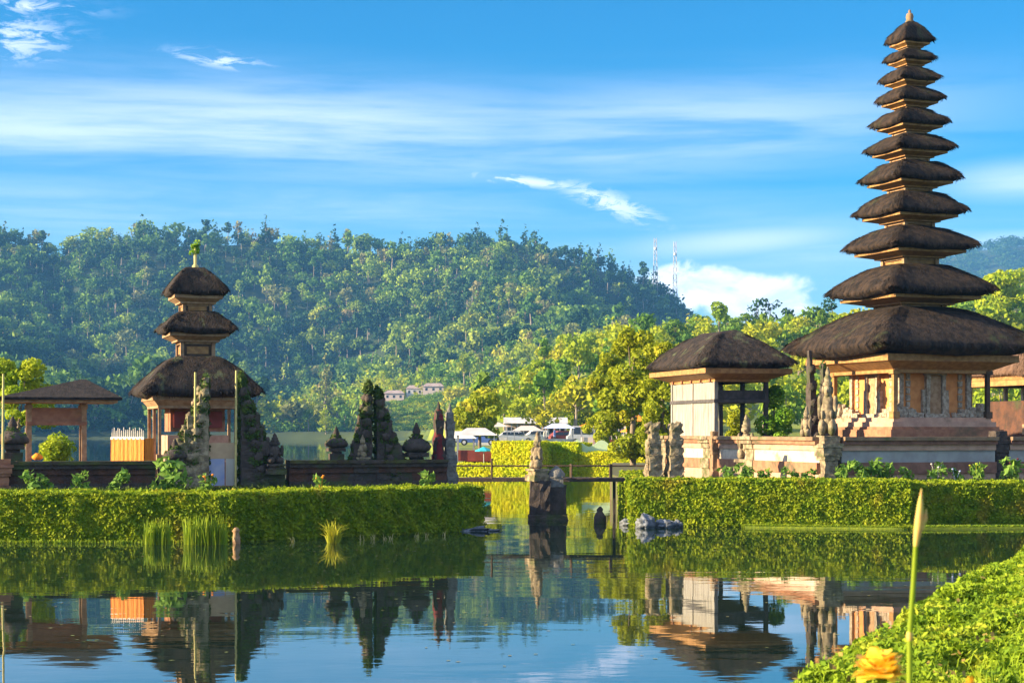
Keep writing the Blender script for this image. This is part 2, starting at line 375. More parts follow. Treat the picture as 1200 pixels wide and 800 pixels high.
def terrain(X, Y):
    X = np.asarray(X, float); Y = np.asarray(Y, float)
    Yc = np.maximum(Y, 1.0)
    px = np.where(Y > 1, 600 + F * X / Yc, np.where(X > 0, 9000, -9000))
    px = np.clip(px, -3000, 4000)
    ys = lin(px, SHORE)
    land = sstep(-1.0, 5.0, (Y - ys))
    h = -1.6 + land * (2.8 + 0.3 * vnoise(X / 15, Y / 15))
    # near slope
    zb = CZ + (HY - lin(px, BR)) / F * 400
    hb = (zb - 1.2) * sstep(190, 400, Y) * (1 - 0.5 * sstep(420, 900, Y))
    hb = hb * (0.85 + 0.3 * vnoise(X / 45, Y / 60, 3)) * (zb > 1.2)
    # main hill
    zr = (HY - lin(px, RIDGE) - 24) / F * 1200
    t = np.clip((Y - 625) / 575, 0, 1)
    fold = (vnoise(X / 120 + Y / 330, Y / 420, 5) - 1.0) * 78 + (vnoise(X / 38, Y / 110, 8) - 1.0) * 10
    fold = fold * np.sin(np.pi * np.clip(t, 0, 1)) ** 1.2
    ha = (zr * t ** 0.92 + fold * np.clip(zr / 100, 0, 1)) * (1 - 0.7 * sstep(1250, 2400, Y)) * (Y > 600)
    # blue hill far on the right
    zc = (HY - lin(px, CR)) / F * 3000
    hc = zc * sstep(1900, 3000, Y) * (1 - 0.5 * sstep(3050, 4300, Y)) * (0.9 + 0.16 * vnoise(X / 130, Y / 200, 4))
    # sunny foothill behind the lake
    zd = (HY - lin(px, FR)) / F * 800
    hd = np.maximum(zd, 0) * sstep(612, 800, Y) * (1 - sstep(900, 1100, Y)) * (0.88 + 0.24 * vnoise(X / 40, Y / 60, 12))
    h = h + np.maximum(np.maximum(np.maximum(hb, ha), hc), hd)
    # the bank the photographer stands on
    line = 1.57 + 0.413 * (Y - 9.5)
    near = sstep(0.25, 0.6, X - line) * (1 - sstep(32, 34, Y))
    far_side = 1 - sstep(-60, -40, Y)
    h = np.maximum(h, -1.6 + 2.55 * np.maximum(near, far_side))
    return h

def build_ground():
    th = np.concatenate([np.linspace(-180, -30, 40, endpoint=False), np.linspace(-30, 30, 420, endpoint=False), np.linspace(30, 180, 40)])
    th = np.radians(th)
    r = np.concatenate([np.linspace(0.3, 30, 50, endpoint=False), np.linspace(30, 130, 90, endpoint=False), np.linspace(130, 1300, 220, endpoint=False), np.geomspace(1300, 4400, 70)])
    T, Rr = np.meshgrid(th, r)
    X, Y = Rr * np.sin(T), Rr * np.cos(T)
    Z = terrain(X, Y)
    me = grid_mesh('ground', np.stack([X, Y, Z], -1))
    g = mat('ground_cover_base', (0.05, 0.085, 0.02), (0.085, 0.12, 0.022), 0.4, 0.95, 0.0, None, (0.26, 0.30, 0.03), 0.02, (0.42, 0.6), coord='World')
    nt = NT(g.node_tree); bs = next(n for n in nt.n if n.type == 'BSDF_PRINCIPLED'); src = bs.inputs['Base Color'].links[0].from_socket
    sp = nt.node('ShaderNodeSeparateXYZ'); nt.l.new(nt.node('ShaderNodeNewGeometry').outputs['Position'], sp.inputs[0])
    nt.l.new(nt.mix(nt.mr(sp.outputs[1], 520, 640), src, (0.028, 0.045, 0.014, 1)), bs.inputs['Base Color'])
    o = link_mesh('ground', me, g); tag(o, 'grassy ground, lake bed and hills around the lake', None, kind='structure')
    del o['label']
build_ground()

def build_water():
    m_ = bpy.data.materials.new('lake_water'); m_.use_nodes = True; t = NT(m_.node_tree); t.n.clear()
    out = t.node('ShaderNodeOutputMaterial'); bs = t.node('ShaderNodeBsdfPrincipled')
    bs.inputs['Base Color'].default_value = (0.010, 0.022, 0.014, 1); bs.inputs['Roughness'].default_value = 0.015
    bs.inputs['IOR'].default_value = 2.05; bs.inputs['Specular IOR Level'].default_value = 0.75
    pos = t.node('ShaderNodeNewGeometry').outputs['Position']
    mp = t.node('ShaderNodeMapping'); t.l.new(pos, mp.inputs[0]); mp.inputs['Scale'].default_value = (0.45, 1.0, 1.0)
    n1 = t.noise(mp.outputs[0], 2.2, 3, 0.5, 0.3); n2 = t.noise(mp.outputs[0], 0.5, 2, 0.5)
    h = t.m('ADD', t.m('MULTIPLY', n1, 0.35), n2)
    bn = t.node('ShaderNodeBump'); bn.inputs['Strength'].default_value = 1.0; bn.inputs['Distance'].default_value = 0.0042
    patch = t.mr(t.noise(pos, 0.09, 2, 0.5, 0.5), 0.42, 0.62, 0.45, 1.7); t.l.new(t.m('MULTIPLY', h, patch), bn.inputs['Height']); t.l.new(bn.outputs[0], bs.inputs['Normal']); t.l.new(bs.outputs[0], out.inputs[0])
    mb = MB(); mb.add([(-1500, -60, 0), (1500, -60, 0), (1500, 900, 0), (-1500, 900, 0)], [(0, 1, 2, 3)])
    o = mb.build('lake_water', m_); o['kind'] = 'structure'
build_water()

def island(poly, z, name):
    n = len(poly); mb = MB()
    mb.add([(x, y, z) for x, y in poly], [tuple(range(n))])
    for i in range(n):
        a, b = poly[i], poly[(i + 1) % n]
        mb.add([(a[0], a[1], -2), (b[0], b[1], -2), (b[0], b[1], z), (a[0], a[1], z)], [(0, 1, 2, 3)])
    o = mb.build(name, mat('island_soil', (0.09, 0.11, 0.03), (0.12, 0.09, 0.05), 1.0, 0.95, 0.02, 8)); o['kind'] = 'structure'
island([(-26, 42.4), (-6.9, 42.4), (-1.3, 47.0), (-1.3, 53), (-4, 66), (-26, 68)], 1.0, 'island_ground')
island([(4.3, 49.6), (11.0, 48.6), (11.3, 49.2), (30, 50.5), (34, 92), (5.4, 92), (3.9, 68)], 1.0, 'island_ground')

# ------------------------------------------------------------------ hedges
def hedge(name, path, thick, z0, z1, leaf, m_, dens, label, cat='hedge', group=None, bump=0.055, core=True, ends=True, wavy=None):
    """path: front edge polyline; the hedge lies on its left-hand side (behind)"""
    rng = np.random.default_rng(int(abs(path[0][0] * 31 + path[0][1] * 7)) + 5)
    P_, N_ = [], []
    pts = [Vector((p[0], p[1], 0)) for p in path]
    back = []
    for i, p in enumerate(pts):
        d1 = (pts[i] - pts[i - 1]).normalized() if i else (pts[1] - pts[0]).normalized()
        d2 = (pts[i + 1] - pts[i]).normalized() if i < len(pts) - 1 else d1
        nn = Vector((-(d1.y + d2.y), d1.x + d2.x, 0)).normalized()
        back.append(p + nn * thick / max(0.5, nn.dot(Vector((-d1.y, d1.x, 0)))))
    def quad(a, b, c, d, nrm):
        A, B, C_, D_ = [np.array(v) for v in (a, b, c, d)]
        area = (np.linalg.norm(B - A) + np.linalg.norm(C_ - D_)) * .5 * (np.linalg.norm(D_ - A) + np.linalg.norm(C_ - B)) * .5
        k = int(area * dens); u = rng.random((k, 1)); v = rng.random((k, 1))
        P_.append((A * (1 - u) + B * u) * (1 - v) + (D_ * (1 - u) + C_ * u) * v); N_.append(np.tile(np.array(nrm), (k, 1)))
    mb = MB(); ins = 0.07
    for i in range(len(pts) - 1):
        a, b, c, d = pts[i], pts[i + 1], back[i + 1], back[i]
        t = (b - a).normalized(); nf = (t.y, -t.x, 0)
        up = lambda p, z: (p.x, p.y, z)
        quad(up(a, z0), up(b, z0), up(b, z1), up(a, z1), nf)
        quad(up(a, z1), up(b, z1), up(c, z1), up(d, z1), (0, 0, 1))
        quad(up(d, z0), up(c, z0), up(c, z1), up(d, z1), (-nf[0], -nf[1], 0))
        nv = Vector(nf) * -ins
        q = [a + nv, b + nv, c - nv, d - nv]; zt = z1 - ins
        mb.add([up(p, z0) for p in q] + [up(p, zt) for p in q], [(0, 1, 5, 4), (1, 2, 6, 5), (2, 3, 7, 6), (3, 0, 4, 7), (4, 5, 6, 7)])
    if ends:
        for (a, d, s) in ((pts[0], back[0], -1), (pts[-1], back[-1], 1)):
            t = (pts[1] - pts[0] if s < 0 else pts[-1] - pts[-2]).normalized() * s
            quad((a.x, a.y, z0), (d.x, d.y, z0), (d.x, d.y, z1), (a.x, a.y, z1), tuple(t))
    PP = np.concatenate(P_); NN = np.concatenate(N_)
    # rounded edges and clumps
    tz = np.clip((PP[:, 2] - (z1 - 0.16)) / 0.16, 0, 1)
    side = (np.abs(NN[:, 2]) < .5)
    PP -= NN * (side * tz ** 2 * 0.10)[:, None]
    q = PP * 1.0
    off = (vnoise(q[:, 0] * 3 + q[:, 2] * 2.1, q[:, 1] * 3 + q[:, 2] * 2.7, 2) - .5) * 2 * bump + (vnoise(q[:, 0] * 9 + q[:, 2] * 7, q[:, 1] * 9 + q[:, 2] * 8, 6) - .5) * bump
    PP = PP + NN * (off + rng.normal(0, 0.018, len(PP)))[:, None]
    if wavy: PP[:, 2] += wavy(PP[:, 0]) * (PP[:, 2] - z0) / (z1 - z0)
    L = leaf_quads(PP, NN * 1.0, leaf, 1.3, 1.5, rng)
    me = quads_mesh(name, L)
    o = link_mesh(name, me, m_)
    if core:
        cm = bpy.data.meshes.new(name); V0 = np.array(mb.V)
        nv0 = len(me.vertices)
        allV = np.concatenate([L.reshape(-1, 3), V0]); allF = [tuple(range(i * 4, i * 4 + 4)) for i in range(len(L))] + [tuple(j + nv0 for j in f) for f in mb.F]
        cm.from_pydata(allV.tolist(), [], allF); cm.update(); cm.materials.append(m_)
        o.data = cm
    tag(o, label, cat, group)
    return o

hedge('clipped_hedge', [(-22, 41.2), (-6.8, 41.6), (-0.75, 46.5)], 1.5, 0.0, 1.18, 0.062, hedge_leaf, 760,
      'long clipped green hedge with a corner, lining the island of the three-tiered shrine')
hedge('clipped_hedge', [(3.35, 48.6), (11.0, 47.2)], 1.5, 0.0, 1.30, 0.062, hedge_leaf, 760,
      'sunlit clipped hedge below the pink wall, on the island of the tall tower shrine')
hedge('clipped_hedge', [(11.02, 48.2), (24, 49.6)], 1.4, 0.0, 1.22, 0.062, hedge_leaf, 700,
      'shaded clipped hedge below the tall tower shrine, right of the sunlit one')
hedge('clipped_hedge', [(3.9, 62), (3.35, 48.8)], 1.2, 0.0, 1.22, 0.11, hedge_leaf, 200,
      'dark shaded hedge running back from the bridge behind the pale rocks')
hedge('foreground_hedge', [(11.6, 33.8), (6.2, 20.7), (1.57, 9.5), (0.2, 6.2)], 5.0, 0.0, 1.3, 0.034, near_leaf, 10,
      'bright leafy hedge in the lower right corner beside the water', core=True)
def near_hedge_fix():
    o = bpy.data.objects['foreground_hedge']
    # a dense mat of small leaves over the part the camera sees
    rng = np.random.default_rng(3)
    n = 270000
    Y = 8.6 + 15 * rng.random(n) ** 1.25
    e = 1.57 + 0.413 * (Y - 9.5)
    s = rng.random(n) * np.minimum(5.0, 1.2 + 0.36 * (Y - 8.6)) - 0.25
    X = e + s
    base = 1.24 + 0.16 * (vnoise(X * 1.1, Y * .9, 1) - .5) + 0.15 * (vnoise(X * 3.2, Y * 2.6, 2) - .5) + 0.07 * (vnoise(X * 8, Y * 8, 3) - .5)
    base = base + 0.10 * np.clip(s / 2.0, 0, 1.5) - 0.55 * np.clip(-s / 0.25 + .05, 0, 1) ** 2
    Z = base + rng.normal(0, 0.022, n)
    hh = 0.05
    PP = np.stack([X, Y, Z], -1)
    NN = np.tile(np.array([-0.5, -0.2, 0.8]), (n, 1))
    L = leaf_quads(PP, NN, 0.029, 1.0, 1.9, rng)
    # coarse under-surface
    g = 90
    yy = np.linspace(8.0, 24.5, g); ss = np.linspace(-0.2, 5.5, 60)
    S, Yg = np.meshgrid(ss, yy); Xg = 1.57 + 0.413 * (Yg - 9.5) + S
    Zg = 1.16 + 0.16 * (vnoise(Xg * 1.1, Yg * .9, 1) - .5) + 0.15 * (vnoise(Xg * 3.2, Yg * 2.6, 2) - .5) + 0.10 * np.clip(S / 2.0, 0, 1.5) - 0.5 * np.clip(-S / 0.2, 0, 1)
    old = o.data
    ov = np.empty(len(old.vertices) * 3); old.vertices.foreach_get('co', ov); ov = ov.reshape(-1, 3)
    ov[:, 2] = np.minimum(ov[:, 2], 1.08)
    of = [tuple(p.vertices) for p in old.polygons]
    V = [ov, L.reshape(-1, 3), np.stack([Xg, Yg, Zg], -1).reshape(-1, 3)]
    k1 = len(ov); k2 = k1 + len(L) * 4
    idx = np.arange(g * 60).reshape(g, 60) + k2
    q = np.stack([idx[:-1, :-1], idx[:-1, 1:], idx[1:, 1:], idx[1:, :-1]], -1).reshape(-1, 4)
    fl = (np.arange(len(L) * 4).reshape(-1, 4) + k1)
    me = bpy.data.meshes.new('foreground_hedge')
    me.from_pydata(np.concatenate(V).tolist(), [], of + fl.tolist() + q.tolist()); me.update(); me.materials.append(near_leaf)
    o.data = me
near_hedge_fix()

YG = 'yellow hedges on the far bank behind the bridge'
hedge('yellow_hedge', [P(576, 0, 99.6).xy.to_tuple(), P(627, 0, 98.1).xy.to_tuple()], 2.0, 0.0, 2.06, 0.10, yellow_hedge, 260,
      'block of bright yellow clipped hedge left of the stone column in the water', group=YG)
hedge('yellow_hedge', [P(634, 0, 100.2).xy.to_tuple(), P(676, 0, 99.0).xy.to_tuple()], 2.0, 0.0, 2.0, 0.10, yellow_hedge, 260,
      'block of bright yellow clipped hedge right of the stone column in the water', group=YG)
hedge('yellow_hedge', [P(677, 0, 99.1).xy.to_tuple(), P(757, 0, 97.6).xy.to_tuple()], 2.0, 0.0, 1.45, 0.10, yellow_hedge, 260,
      'yellow-green hedge under the pale wavy wall on the far bank', group=YG)
hedge('yellow_hedge', [P(528, 0, 101).xy.to_tuple(), P(577, 0, 100).xy.to_tuple()], 1.5, 0.0, 0.75, 0.14, yellow_hedge, 120,
      'low yellow hedge in front of the dark red stall on the far bank', group=YG)

# ------------------------------------------------------------------ trees
def lobe_points(lobes, n, rng, shell=0.75):
    vol = np.array([l[1][0] * l[1][1] + l[1][1] * l[1][2] for l in lobes]); k = rng.choice(len(lobes), n, p=vol / vol.sum())
    C = np.array([l[0] for l in lobes])[k]; Rr = np.array([l[1] for l in lobes])[k]
    d = rng.normal(0, 1, (n, 3)); d /= np.linalg.norm(d, axis=1)[:, None]
    rad = shell + (1 - shell) * rng.random((n, 1)) ** .5
    rad = np.where(rng.random((n, 1)) < .15, rad * .7, rad)
    return C + d * Rr * rad, d
def crown_mesh(name, kind, h, w, n, leaf, seed):
    rng = np.random.default_rng(seed); lobes = []
    if kind == 'broad':
        k = 11
        for i in range(k):
            a = rng.random() * 6.28; rr = w * .5 * rng.uniform(.15, .72); z = h * rng.uniform(.42, .86)
            s = w * rng.uniform(.13, .25)
            lobes.append(((rr * math.cos(a), rr * math.sin(a), z), (s, s, s * rng.uniform(.55, .85))))
        lobes.append(((0, 0, h * .84), (w * .2, w * .2, h * .12)))
    elif kind == 'cone':
        for i in range(9):
            f = i / 8; s = w * .5 * (1 - f) ** .8 * rng.uniform(.75, 1.1) + .03 * w; z = h * (.2 + .78 * f)
            for q in range(2 if f < .7 else 1):
                a = rng.random() * 6.28
                lobes.append(((s * .45 * math.cos(a), s * .45 * math.sin(a), z), (s * .75, s * .75, h * .055)))
    elif kind == 'tall':
        for i in range(6):
            a = rng.random() * 6.28; rr = w * .5 * rng.uniform(.0, .6); z = h * rng.uniform(.62, .93)
            s = w * rng.uniform(.16, .26)
            lobes.append(((rr * math.cos(a), rr * math.sin(a), z), (s, s, s * .7)))
    elif kind == 'bush':
        for i in range(12):
            a = rng.random() * 6.28; rr = w * .5 * rng.uniform(.0, .7); z = h * rng.uniform(.12, .84)
            s = w * rng.uniform(.14, .24)
            lobes.append(((rr * math.cos(a), rr * math.sin(a), z), (s, s, s * .9)))
    elif kind == 'full':
        for i in range(40):
            a = rng.random() * 6.28; z = rng.uniform(.08, .93); prof = math.sin(math.pi * min(1, (z + .12) / 1.12)) ** .6
            rr = w * .5 * rng.uniform(.2, .85) * prof
            s = w * rng.uniform(.10, .17)
            lobes.append(((rr * math.cos(a), rr * math.sin(a), z * h), (s, s, s * .75)))
    elif kind == 'dense':
        for i in range(26):
            a = rng.random() * 6.28; z = rng.uniform(.28, .92); prof = math.sin(math.pi * min(1, (z - .18) / .82)) ** .6
            rr = w * .5 * rng.uniform(.2, .85) * prof
            s = w * rng.uniform(.10, .17)
            lobes.append(((rr * math.cos(a), rr * math.sin(a), z * h), (s, s, s * .75)))
    Pp, Nn = lobe_points(lobes, n, rng)
    Pp[:, 2] = np.maximum(Pp[:, 2], 0.03 * h)
    return quads_mesh(name, leaf_quads(Pp, Nn, leaf, .7, 1.35, rng)), lobes
def trunk_mesh(h, r, lobes, seed, limbs=4):
    rng = random.Random(seed); mb = MB()
    bend = [(0, 0, -0.6)] + [(rng.uniform(-.03, .03) * h * f, rng.uniform(-.03, .03) * h * f, h * f) for f in (.2, .4, .6, .78)]
    mb.tube(bend, [r * 1.15, r, r * .8, r * .55, r * .25], 6)
    for l in lobes[:limbs]:
        f = rng.uniform(.35, .6); b = Vector(bend[2]) * (1 - (f - .35) / .4) + Vector(bend[3]) * ((f - .35) / .4)
        mid = (b + Vector(l[0])) * .5 + Vector((0, 0, -.02 * h))
        mb.tube([b, mid, Vector(l[0])], [r * .4, r * .28, r * .1], 5)
    me = bpy.data.meshes.new('trunk'); me.from_pydata(mb.V, [], mb.F); me.update(); me.polygons.foreach_set('use_smooth', mb.sm)
    return me

PROTO = []
for i in range(12):
    kind = ['broad', 'broad', 'cone', 'tall', 'broad', 'cone', 'broad', 'tall', 'cone', 'broad', 'tall', 'broad'][i]
    w = {'broad': 12, 'cone': 7.0, 'tall': 9}[kind] * (1 + .12 * (i % 3)); h = {'broad': 13, 'cone': 17, 'tall': 17}[kind]
    me, lb = crown_mesh('crown', kind, h, w, {'broad': 420, 'cone': 330, 'tall': 260}[kind], 1.15, 100 + i)
    tm = trunk_mesh(h, .32, lb, i)
    PROTO.append((kind, me, tm))
def tinted(me, m_):
    c = me.copy(); c.materials.clear(); c.materials.append(m_); return c
CROWNS = {}
def crown_of(i, m_):
    k = (i, m_.name)
    if k not in CROWNS: CROWNS[k] = tinted(PROTO[i][1], m_)
    return CROWNS[k]
for _, _, tm in PROTO: tm.materials.append(bark_pale)
def place_tree(name, i, m_, x, y, z, s, label, group, rz):
    r = thing(name, label, 'tree', (x, y, z), rz, group); r.scale = (s, s, s * random.uniform(.9, 1.15))
    c = bpy.data.objects.new('crown', crown_of(i, m_)); COL.objects.link(c); c.parent = r
    t = bpy.data.objects.new('trunk', PROTO[i][2]); COL.objects.link(t); t.parent = r
    return r

HOUSE_Y = next((y for y in range(640, 900, 4) if HY - (float(terrain((485 - 600) / F * y, y)) - CZ) / y * F < 466), 720)
print('house at', HOUSE_Y)
def forest():
    rng = random.Random(5)
    spots = []
    Y = 622.0
    while Y < 1235:
        px = -330 + rng.uniform(0, 10)
        step = 13000 / Y
        while px < 900:
            yy = Y + rng.uniform(-9, 9); p = px + rng.uniform(-4, 4)
            rid = float(lin(p, RIDGE))
            if rid < 440:
                x = (p - 600) / F * yy
                spots.append((x, yy, p))
            px += step * rng.uniform(.75, 1.25)
        Y += 20 if Y < 900 else 21
    X = np.array([s[0] for s in spots]); Yy = np.array([s[1] for s in spots]); Z = terrain(X, Yy)
    dens = vnoise(X / 60, Yy / 70, 9); patch = vnoise(X / 75 + 3, Yy / 55, 15)  # patch: sunlit and shaded crown clusters, put into the leaf colours
    items = []
    for k, (x, y, p) in enumerate(spots):
        if Z[k] < 0.9 or (440 < p < 530 and y < HOUSE_Y - 4): continue
        q = rng.random(); d = dens[k]
        ridge = y > 1120
        if ridge: i = rng.choice([2, 5, 8, 0, 3, 1, 9])
        else: i = rng.randrange(12)
        kind = PROTO[i][0]
        if kind == 'cone': mi = 1 if q < .6 else (0 if q < .9 else 3)
        else: mi = (1 if q < .30 else 0 if q < .64 else 2 if q < .90 else 3) if d > .5 else (1 if q < .55 else 0 if q < .88 else 2 if q < .96 else 3)
        s = rng.uniform(.95, 1.75) * (1.12 - .3 * (y - 620) / 600)
        foot = y < 830 and p > 300 and float(lin(p, FR)) < 500
        if foot:
            s *= .62; mi = 4 if q < .45 else 2 if q < .70 else 5 if q < .9 else 3
        elif patch[k] > .60 and kind != 'cone': mi = 2 if q < .5 else 3 if q < .64 else 0
        elif patch[k] < .42: mi = 1 if q < .7 else 0
        if ridge: s *= rng.choice([.75, .9, 1.15])
        items.append((x, y, float(Z[k]) - .5, i, mi, s, rng.random() * 6.28, p))
    items.sort(key=lambda a: a[1] - (0 if 0 < a[7] < 850 else -3000))
    N_IND = 205
    words = {0: 'green', 1: 'dark green', 2: 'yellow-green', 3: 'tan-tinged', 4: 'lime', 5: 'mid green'}
    HM = HL + BL
    kw = {'broad': ('forest_tree', 'broad-crowned'), 'cone': ('conifer_tree', 'pointed'), 'tall': ('forest_tree', 'tall thin-stemmed')}
    def where(p):
        if p < 140: return 'behind the open pavilion roof'
        if p < 320: return 'behind the three-tiered shrine'
        if p < 420: return 'left of the twin-spiked gate'
        if p < 530: return 'near the houses'
        if p < 700: return 'above the round yellow tree'
        return 'at the right end of the hill'
    for (x, y, z, i, mi, s, rz, p) in items[:N_IND]:
        kn, kd = kw[PROTO[i][0]]
        w = where(p)
        place_tree(kn, i, HM[mi], x, y, z - 1.5 * s, s, f'{words[mi]} {kd} tree low on the hill, {w}', f'{words[mi]} {kd} hill trees {w}', rz)
    # everything further up the hill: one forest
    VV, MI = [], []
    cache = {}
    for i in range(12):
        a = np.empty(len(PROTO[i][1].vertices) * 3, np.float32); PROTO[i][1].vertices.foreach_get('co', a); a = a.reshape(-1, 4, 3)
        tv = np.empty(len(PROTO[i][2].vertices) * 3, np.float32); PROTO[i][2].vertices.foreach_get('co', tv); tv = tv.reshape(-1, 3)
        tq = [list(p_.vertices) for p_ in PROTO[i][2].polygons if len(p_.vertices) == 4]
        cache[i] = (a, tv[np.array(tq)])
    rg = np.random.default_rng(2)
    for (x, y, z, i, mi, s, rz, p) in items[N_IND:]:
        a, tq = cache[i]
        keep = rg.random(len(a)) < .62
        b = np.concatenate([a[keep] , tq[:20]]); ca, sa = math.cos(rz), math.sin(rz)
        b = np.stack([(b[..., 0] * ca - b[..., 1] * sa) * s + x, (b[..., 0] * sa + b[..., 1] * ca) * s + y, b[..., 2] * s + z - 2.2 * s], -1)
        VV.append(b); MI.append(np.concatenate([np.full(keep.sum(), mi), np.full(len(tq[:20]), 6)]))
    # lower storey that closes the canopy
    for k in range(5000):
        y = rng.uniform(628, 1215); p = rng.uniform(-330, 850)
        if k > 4300: y = rng.uniform(622, HOUSE_Y); p = rng.uniform(425, 545)
        x = (p - 600) / F * y
        hs_ = 430 < p < 540 and y < HOUSE_Y + 12
        if float(lin(p, RIDGE)) > 440 or (hs_ and y > HOUSE_Y - 9): continue
        z = float(terrain(x, y))
        if z < 1.0: continue
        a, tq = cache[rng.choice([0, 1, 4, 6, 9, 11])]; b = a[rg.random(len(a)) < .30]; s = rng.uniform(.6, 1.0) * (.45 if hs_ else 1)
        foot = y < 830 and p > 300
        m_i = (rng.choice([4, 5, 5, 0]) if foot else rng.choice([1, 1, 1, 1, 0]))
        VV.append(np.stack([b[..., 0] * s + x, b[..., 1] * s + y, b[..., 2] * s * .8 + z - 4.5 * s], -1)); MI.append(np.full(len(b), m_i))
    V = np.concatenate(VV); mi = np.concatenate(MI)
    o = link_mesh('forest', quads_mesh('forest', V, mi), HM + [bark_pale])
    tag(o, 'dense mixed forest covering the upper hill behind the lake', 'forest', kind='stuff')
    print('forest trees', len(items), 'quads', len(V))
    # woods of the blue hill far on the right
    VV = []
    for k in range(1500):
        yy = rng.uniform(2150, 3020); p = rng.uniform(1010, 1420); x = (p - 600) / F * yy
        z = float(terrain(x, yy))
        if z < 20: continue
        a, _ = cache[rng.choice([0, 1, 4, 6, 9])]; keep = rg.random(len(a)) < .28; s = rng.uniform(1.6, 2.4); b = a[keep]
        VV.append(np.stack([b[..., 0] * s + x, b[..., 1] * s + yy, b[..., 2] * s * .8 + z - 5], -1))
    o = link_mesh('forest', quads_mesh('forest', np.concatenate(VV)), HL[1])
    tag(o, 'bluish forest on the distant hill at the right edge', 'forest', kind='stuff')
forest()

def slope_trees():
    rng = random.Random(12)
    X, out = [], []
    k = 0
    cells = []
    Y = 200.0
    while Y < 415:
        p = 560 + rng.uniform(0, 8)
        while p < 1260:
            cells.append((p + rng.uniform(-7, 7), Y + rng.uniform(-7, 7))); p += 7600 / Y * rng.uniform(.8, 1.3)
        Y += 23
    for p, y in cells:
        x = (p - 600) / F * y; z = float(terrain(x, y))
        if z < 1.6 and p < 640 and rng.random() < .5: continue
        if 1015 < p < 1110: continue
        i = rng.choice([0, 1, 4, 6, 9, 11, 3, 7, 2]); q = rng.random()
        m_ = BL[0] if q < .58 else (BL[1] if q < .85 else HL[0])
        s = rng.uniform(.34, .62)
        nm = 'light green' if m_ is BL[0] else 'mid green' if m_ is BL[1] else 'deep green'
        w = 'left of the yellow bankside trees' if p < 690 else 'behind the square-roofed granary' if p < 940 else 'behind the tall tower shrine' if p < 1140 else 'at the right edge'
        r = place_tree('hillside_tree', i, m_, x, y, z - .3, s, f'{nm} tree on the low sunny slope, {w}', f'{nm} trees on the sunny slope {w}', rng.random() * 6.28)
        k += 1
    print('slope trees', k)
slope_trees()

def single_tree(name, kind, m_, px, py_top, D, wpx, label, n, leaf, z0=1.2, seed=1, tr=0.12, group=None, cat='tree', limbs=6, bk=None):
    top = P(px, py_top, D); h = top.z - z0; w = wpx / F * D
    me, lb = crown_mesh('crown', kind, h, w, n, leaf, seed); me.materials.append(m_)
    r = thing(name, label, cat, (top.x, D, z0), 0, group)
    link_mesh('crown', me, None, r)
    tm = trunk_mesh(h, tr, lb, seed, limbs); tm.materials.append(bk or bark); link_mesh('trunk', tm, None, r)
    return r
single_tree('yellow_tree', 'full', gold_leaf, 742, 378, 84, 100, 'tall golden-leaved tree left of the square-roofed granary', 8500, .17, seed=21, tr=.14)
single_tree('yellow_tree', 'full', gold_leaf, 778, 400, 80, 80, 'golden bushy tree half behind the granary, rising over the twin gate stones', 7000, .16, seed=22, tr=.13)
single_tree('bankside_tree', 'full', gold_leaf, 712, 410, 104, 62, 'slim bright green tree at the left of the golden ones', 4500, .18, seed=23, tr=.12)
single_tree('round_tree', 'dense', gold_leaf, 562, 456, 125, 66, 'round-headed yellow tree standing alone on the far lawn', 3600, .22, seed=24, tr=.12)
single_tree('bankside_tree', 'bush', bright_leaf, 640, 446, 236, 100, 'wide bright green tree behind the white-roofed market hall', 4200, .42, seed=25, tr=.15)
single_tree('bankside_tree', 'bush', bright_leaf, 690, 458, 228, 90, 'low spreading yellow-green tree above the parked cars', 3600, .42, seed=26, tr=.15)
single_tree('bankside_tree', 'broad', bright_leaf, 1175, 312, 300, 70, 'tall light green tree on the slope at the right edge, above the rust-roofed pavilion', 2600, .55, z0=18, seed=27, tr=.3)
single_tree('garden_tree', 'dense', bright_leaf, 22, 418, 60, 88, 'yellow-green tree behind the open pavilion at the left edge', 5200, .11, z0=1.0, seed=28, tr=.08)
single_tree('garden_bush', 'bush', bright_leaf, 62, 496, 58, 62, 'yellow-green bush seen through the open pavilion', 2400, .10, z0=1.0, seed=29, tr=.04, cat='bush')
single_tree('green_shrub', 'bush', fresh_leaf, 908, 440, 62, 60, 'bright green shrub between the granary and the dark carved gate', 5200, .085, z0=1.2, seed=30, tr=.05, cat='shrub')
single_tree('green_shrub', 'bush', gold_leaf, 862, 474, 67, 40, 'golden shrub seen under the raised floor of the granary', 2200, .085, z0=1.2, seed=31, tr=.05, cat='shrub')
for k, (px, py) in enumerate([(886, 352), (902, 352), (925, 362), (975, 345)]):
    D = 400; top = P(px, py, D); z0 = float(terrain(top.x, D)); h = top.z - z0 + 1
    me, lb = crown_mesh('crown', 'tall', h, 5.5, 130, .6, 60 + k); me.materials.append(HL[1])
    r = thing('sparse_tree', ['thin sparse tree on the skyline beside the white cloud, leftmost of four', 'thin sparse tree on the skyline beside the white cloud, second of four',
              'thin sparse tree on the skyline beside the white cloud, third of four', 'thin sparse tree on the skyline nearest the tower shrine roofs'][k], 'tree', (top.x, D, z0 - .5), 0, 'sparse trees on the skyline')
    link_mesh('crown', me, None, r); tm = trunk_mesh(h, .22, lb, k); tm.materials.append(bark); link_mesh('trunk', tm, None, r)
# pale pointed tree on the lower hill
top = P(382, 408, 640); z0 = float(terrain(top.x, 640)); me, lb = crown_mesh('crown', 'cone', top.z - z0, 10, 900, .9, 77); me.materials.append(HL[3])
r = thing('conifer_tree', 'tall pale tan pointed tree at the foot of the hill left of the twin-spiked gate', 'tree', (top.x, 640, z0 - .5))
link_mesh('crown', me, None, r); tm = trunk_mesh(top.z - z0, .4, lb, 3); tm.materials.append(bark_pale); link_mesh('trunk', tm, None, r)

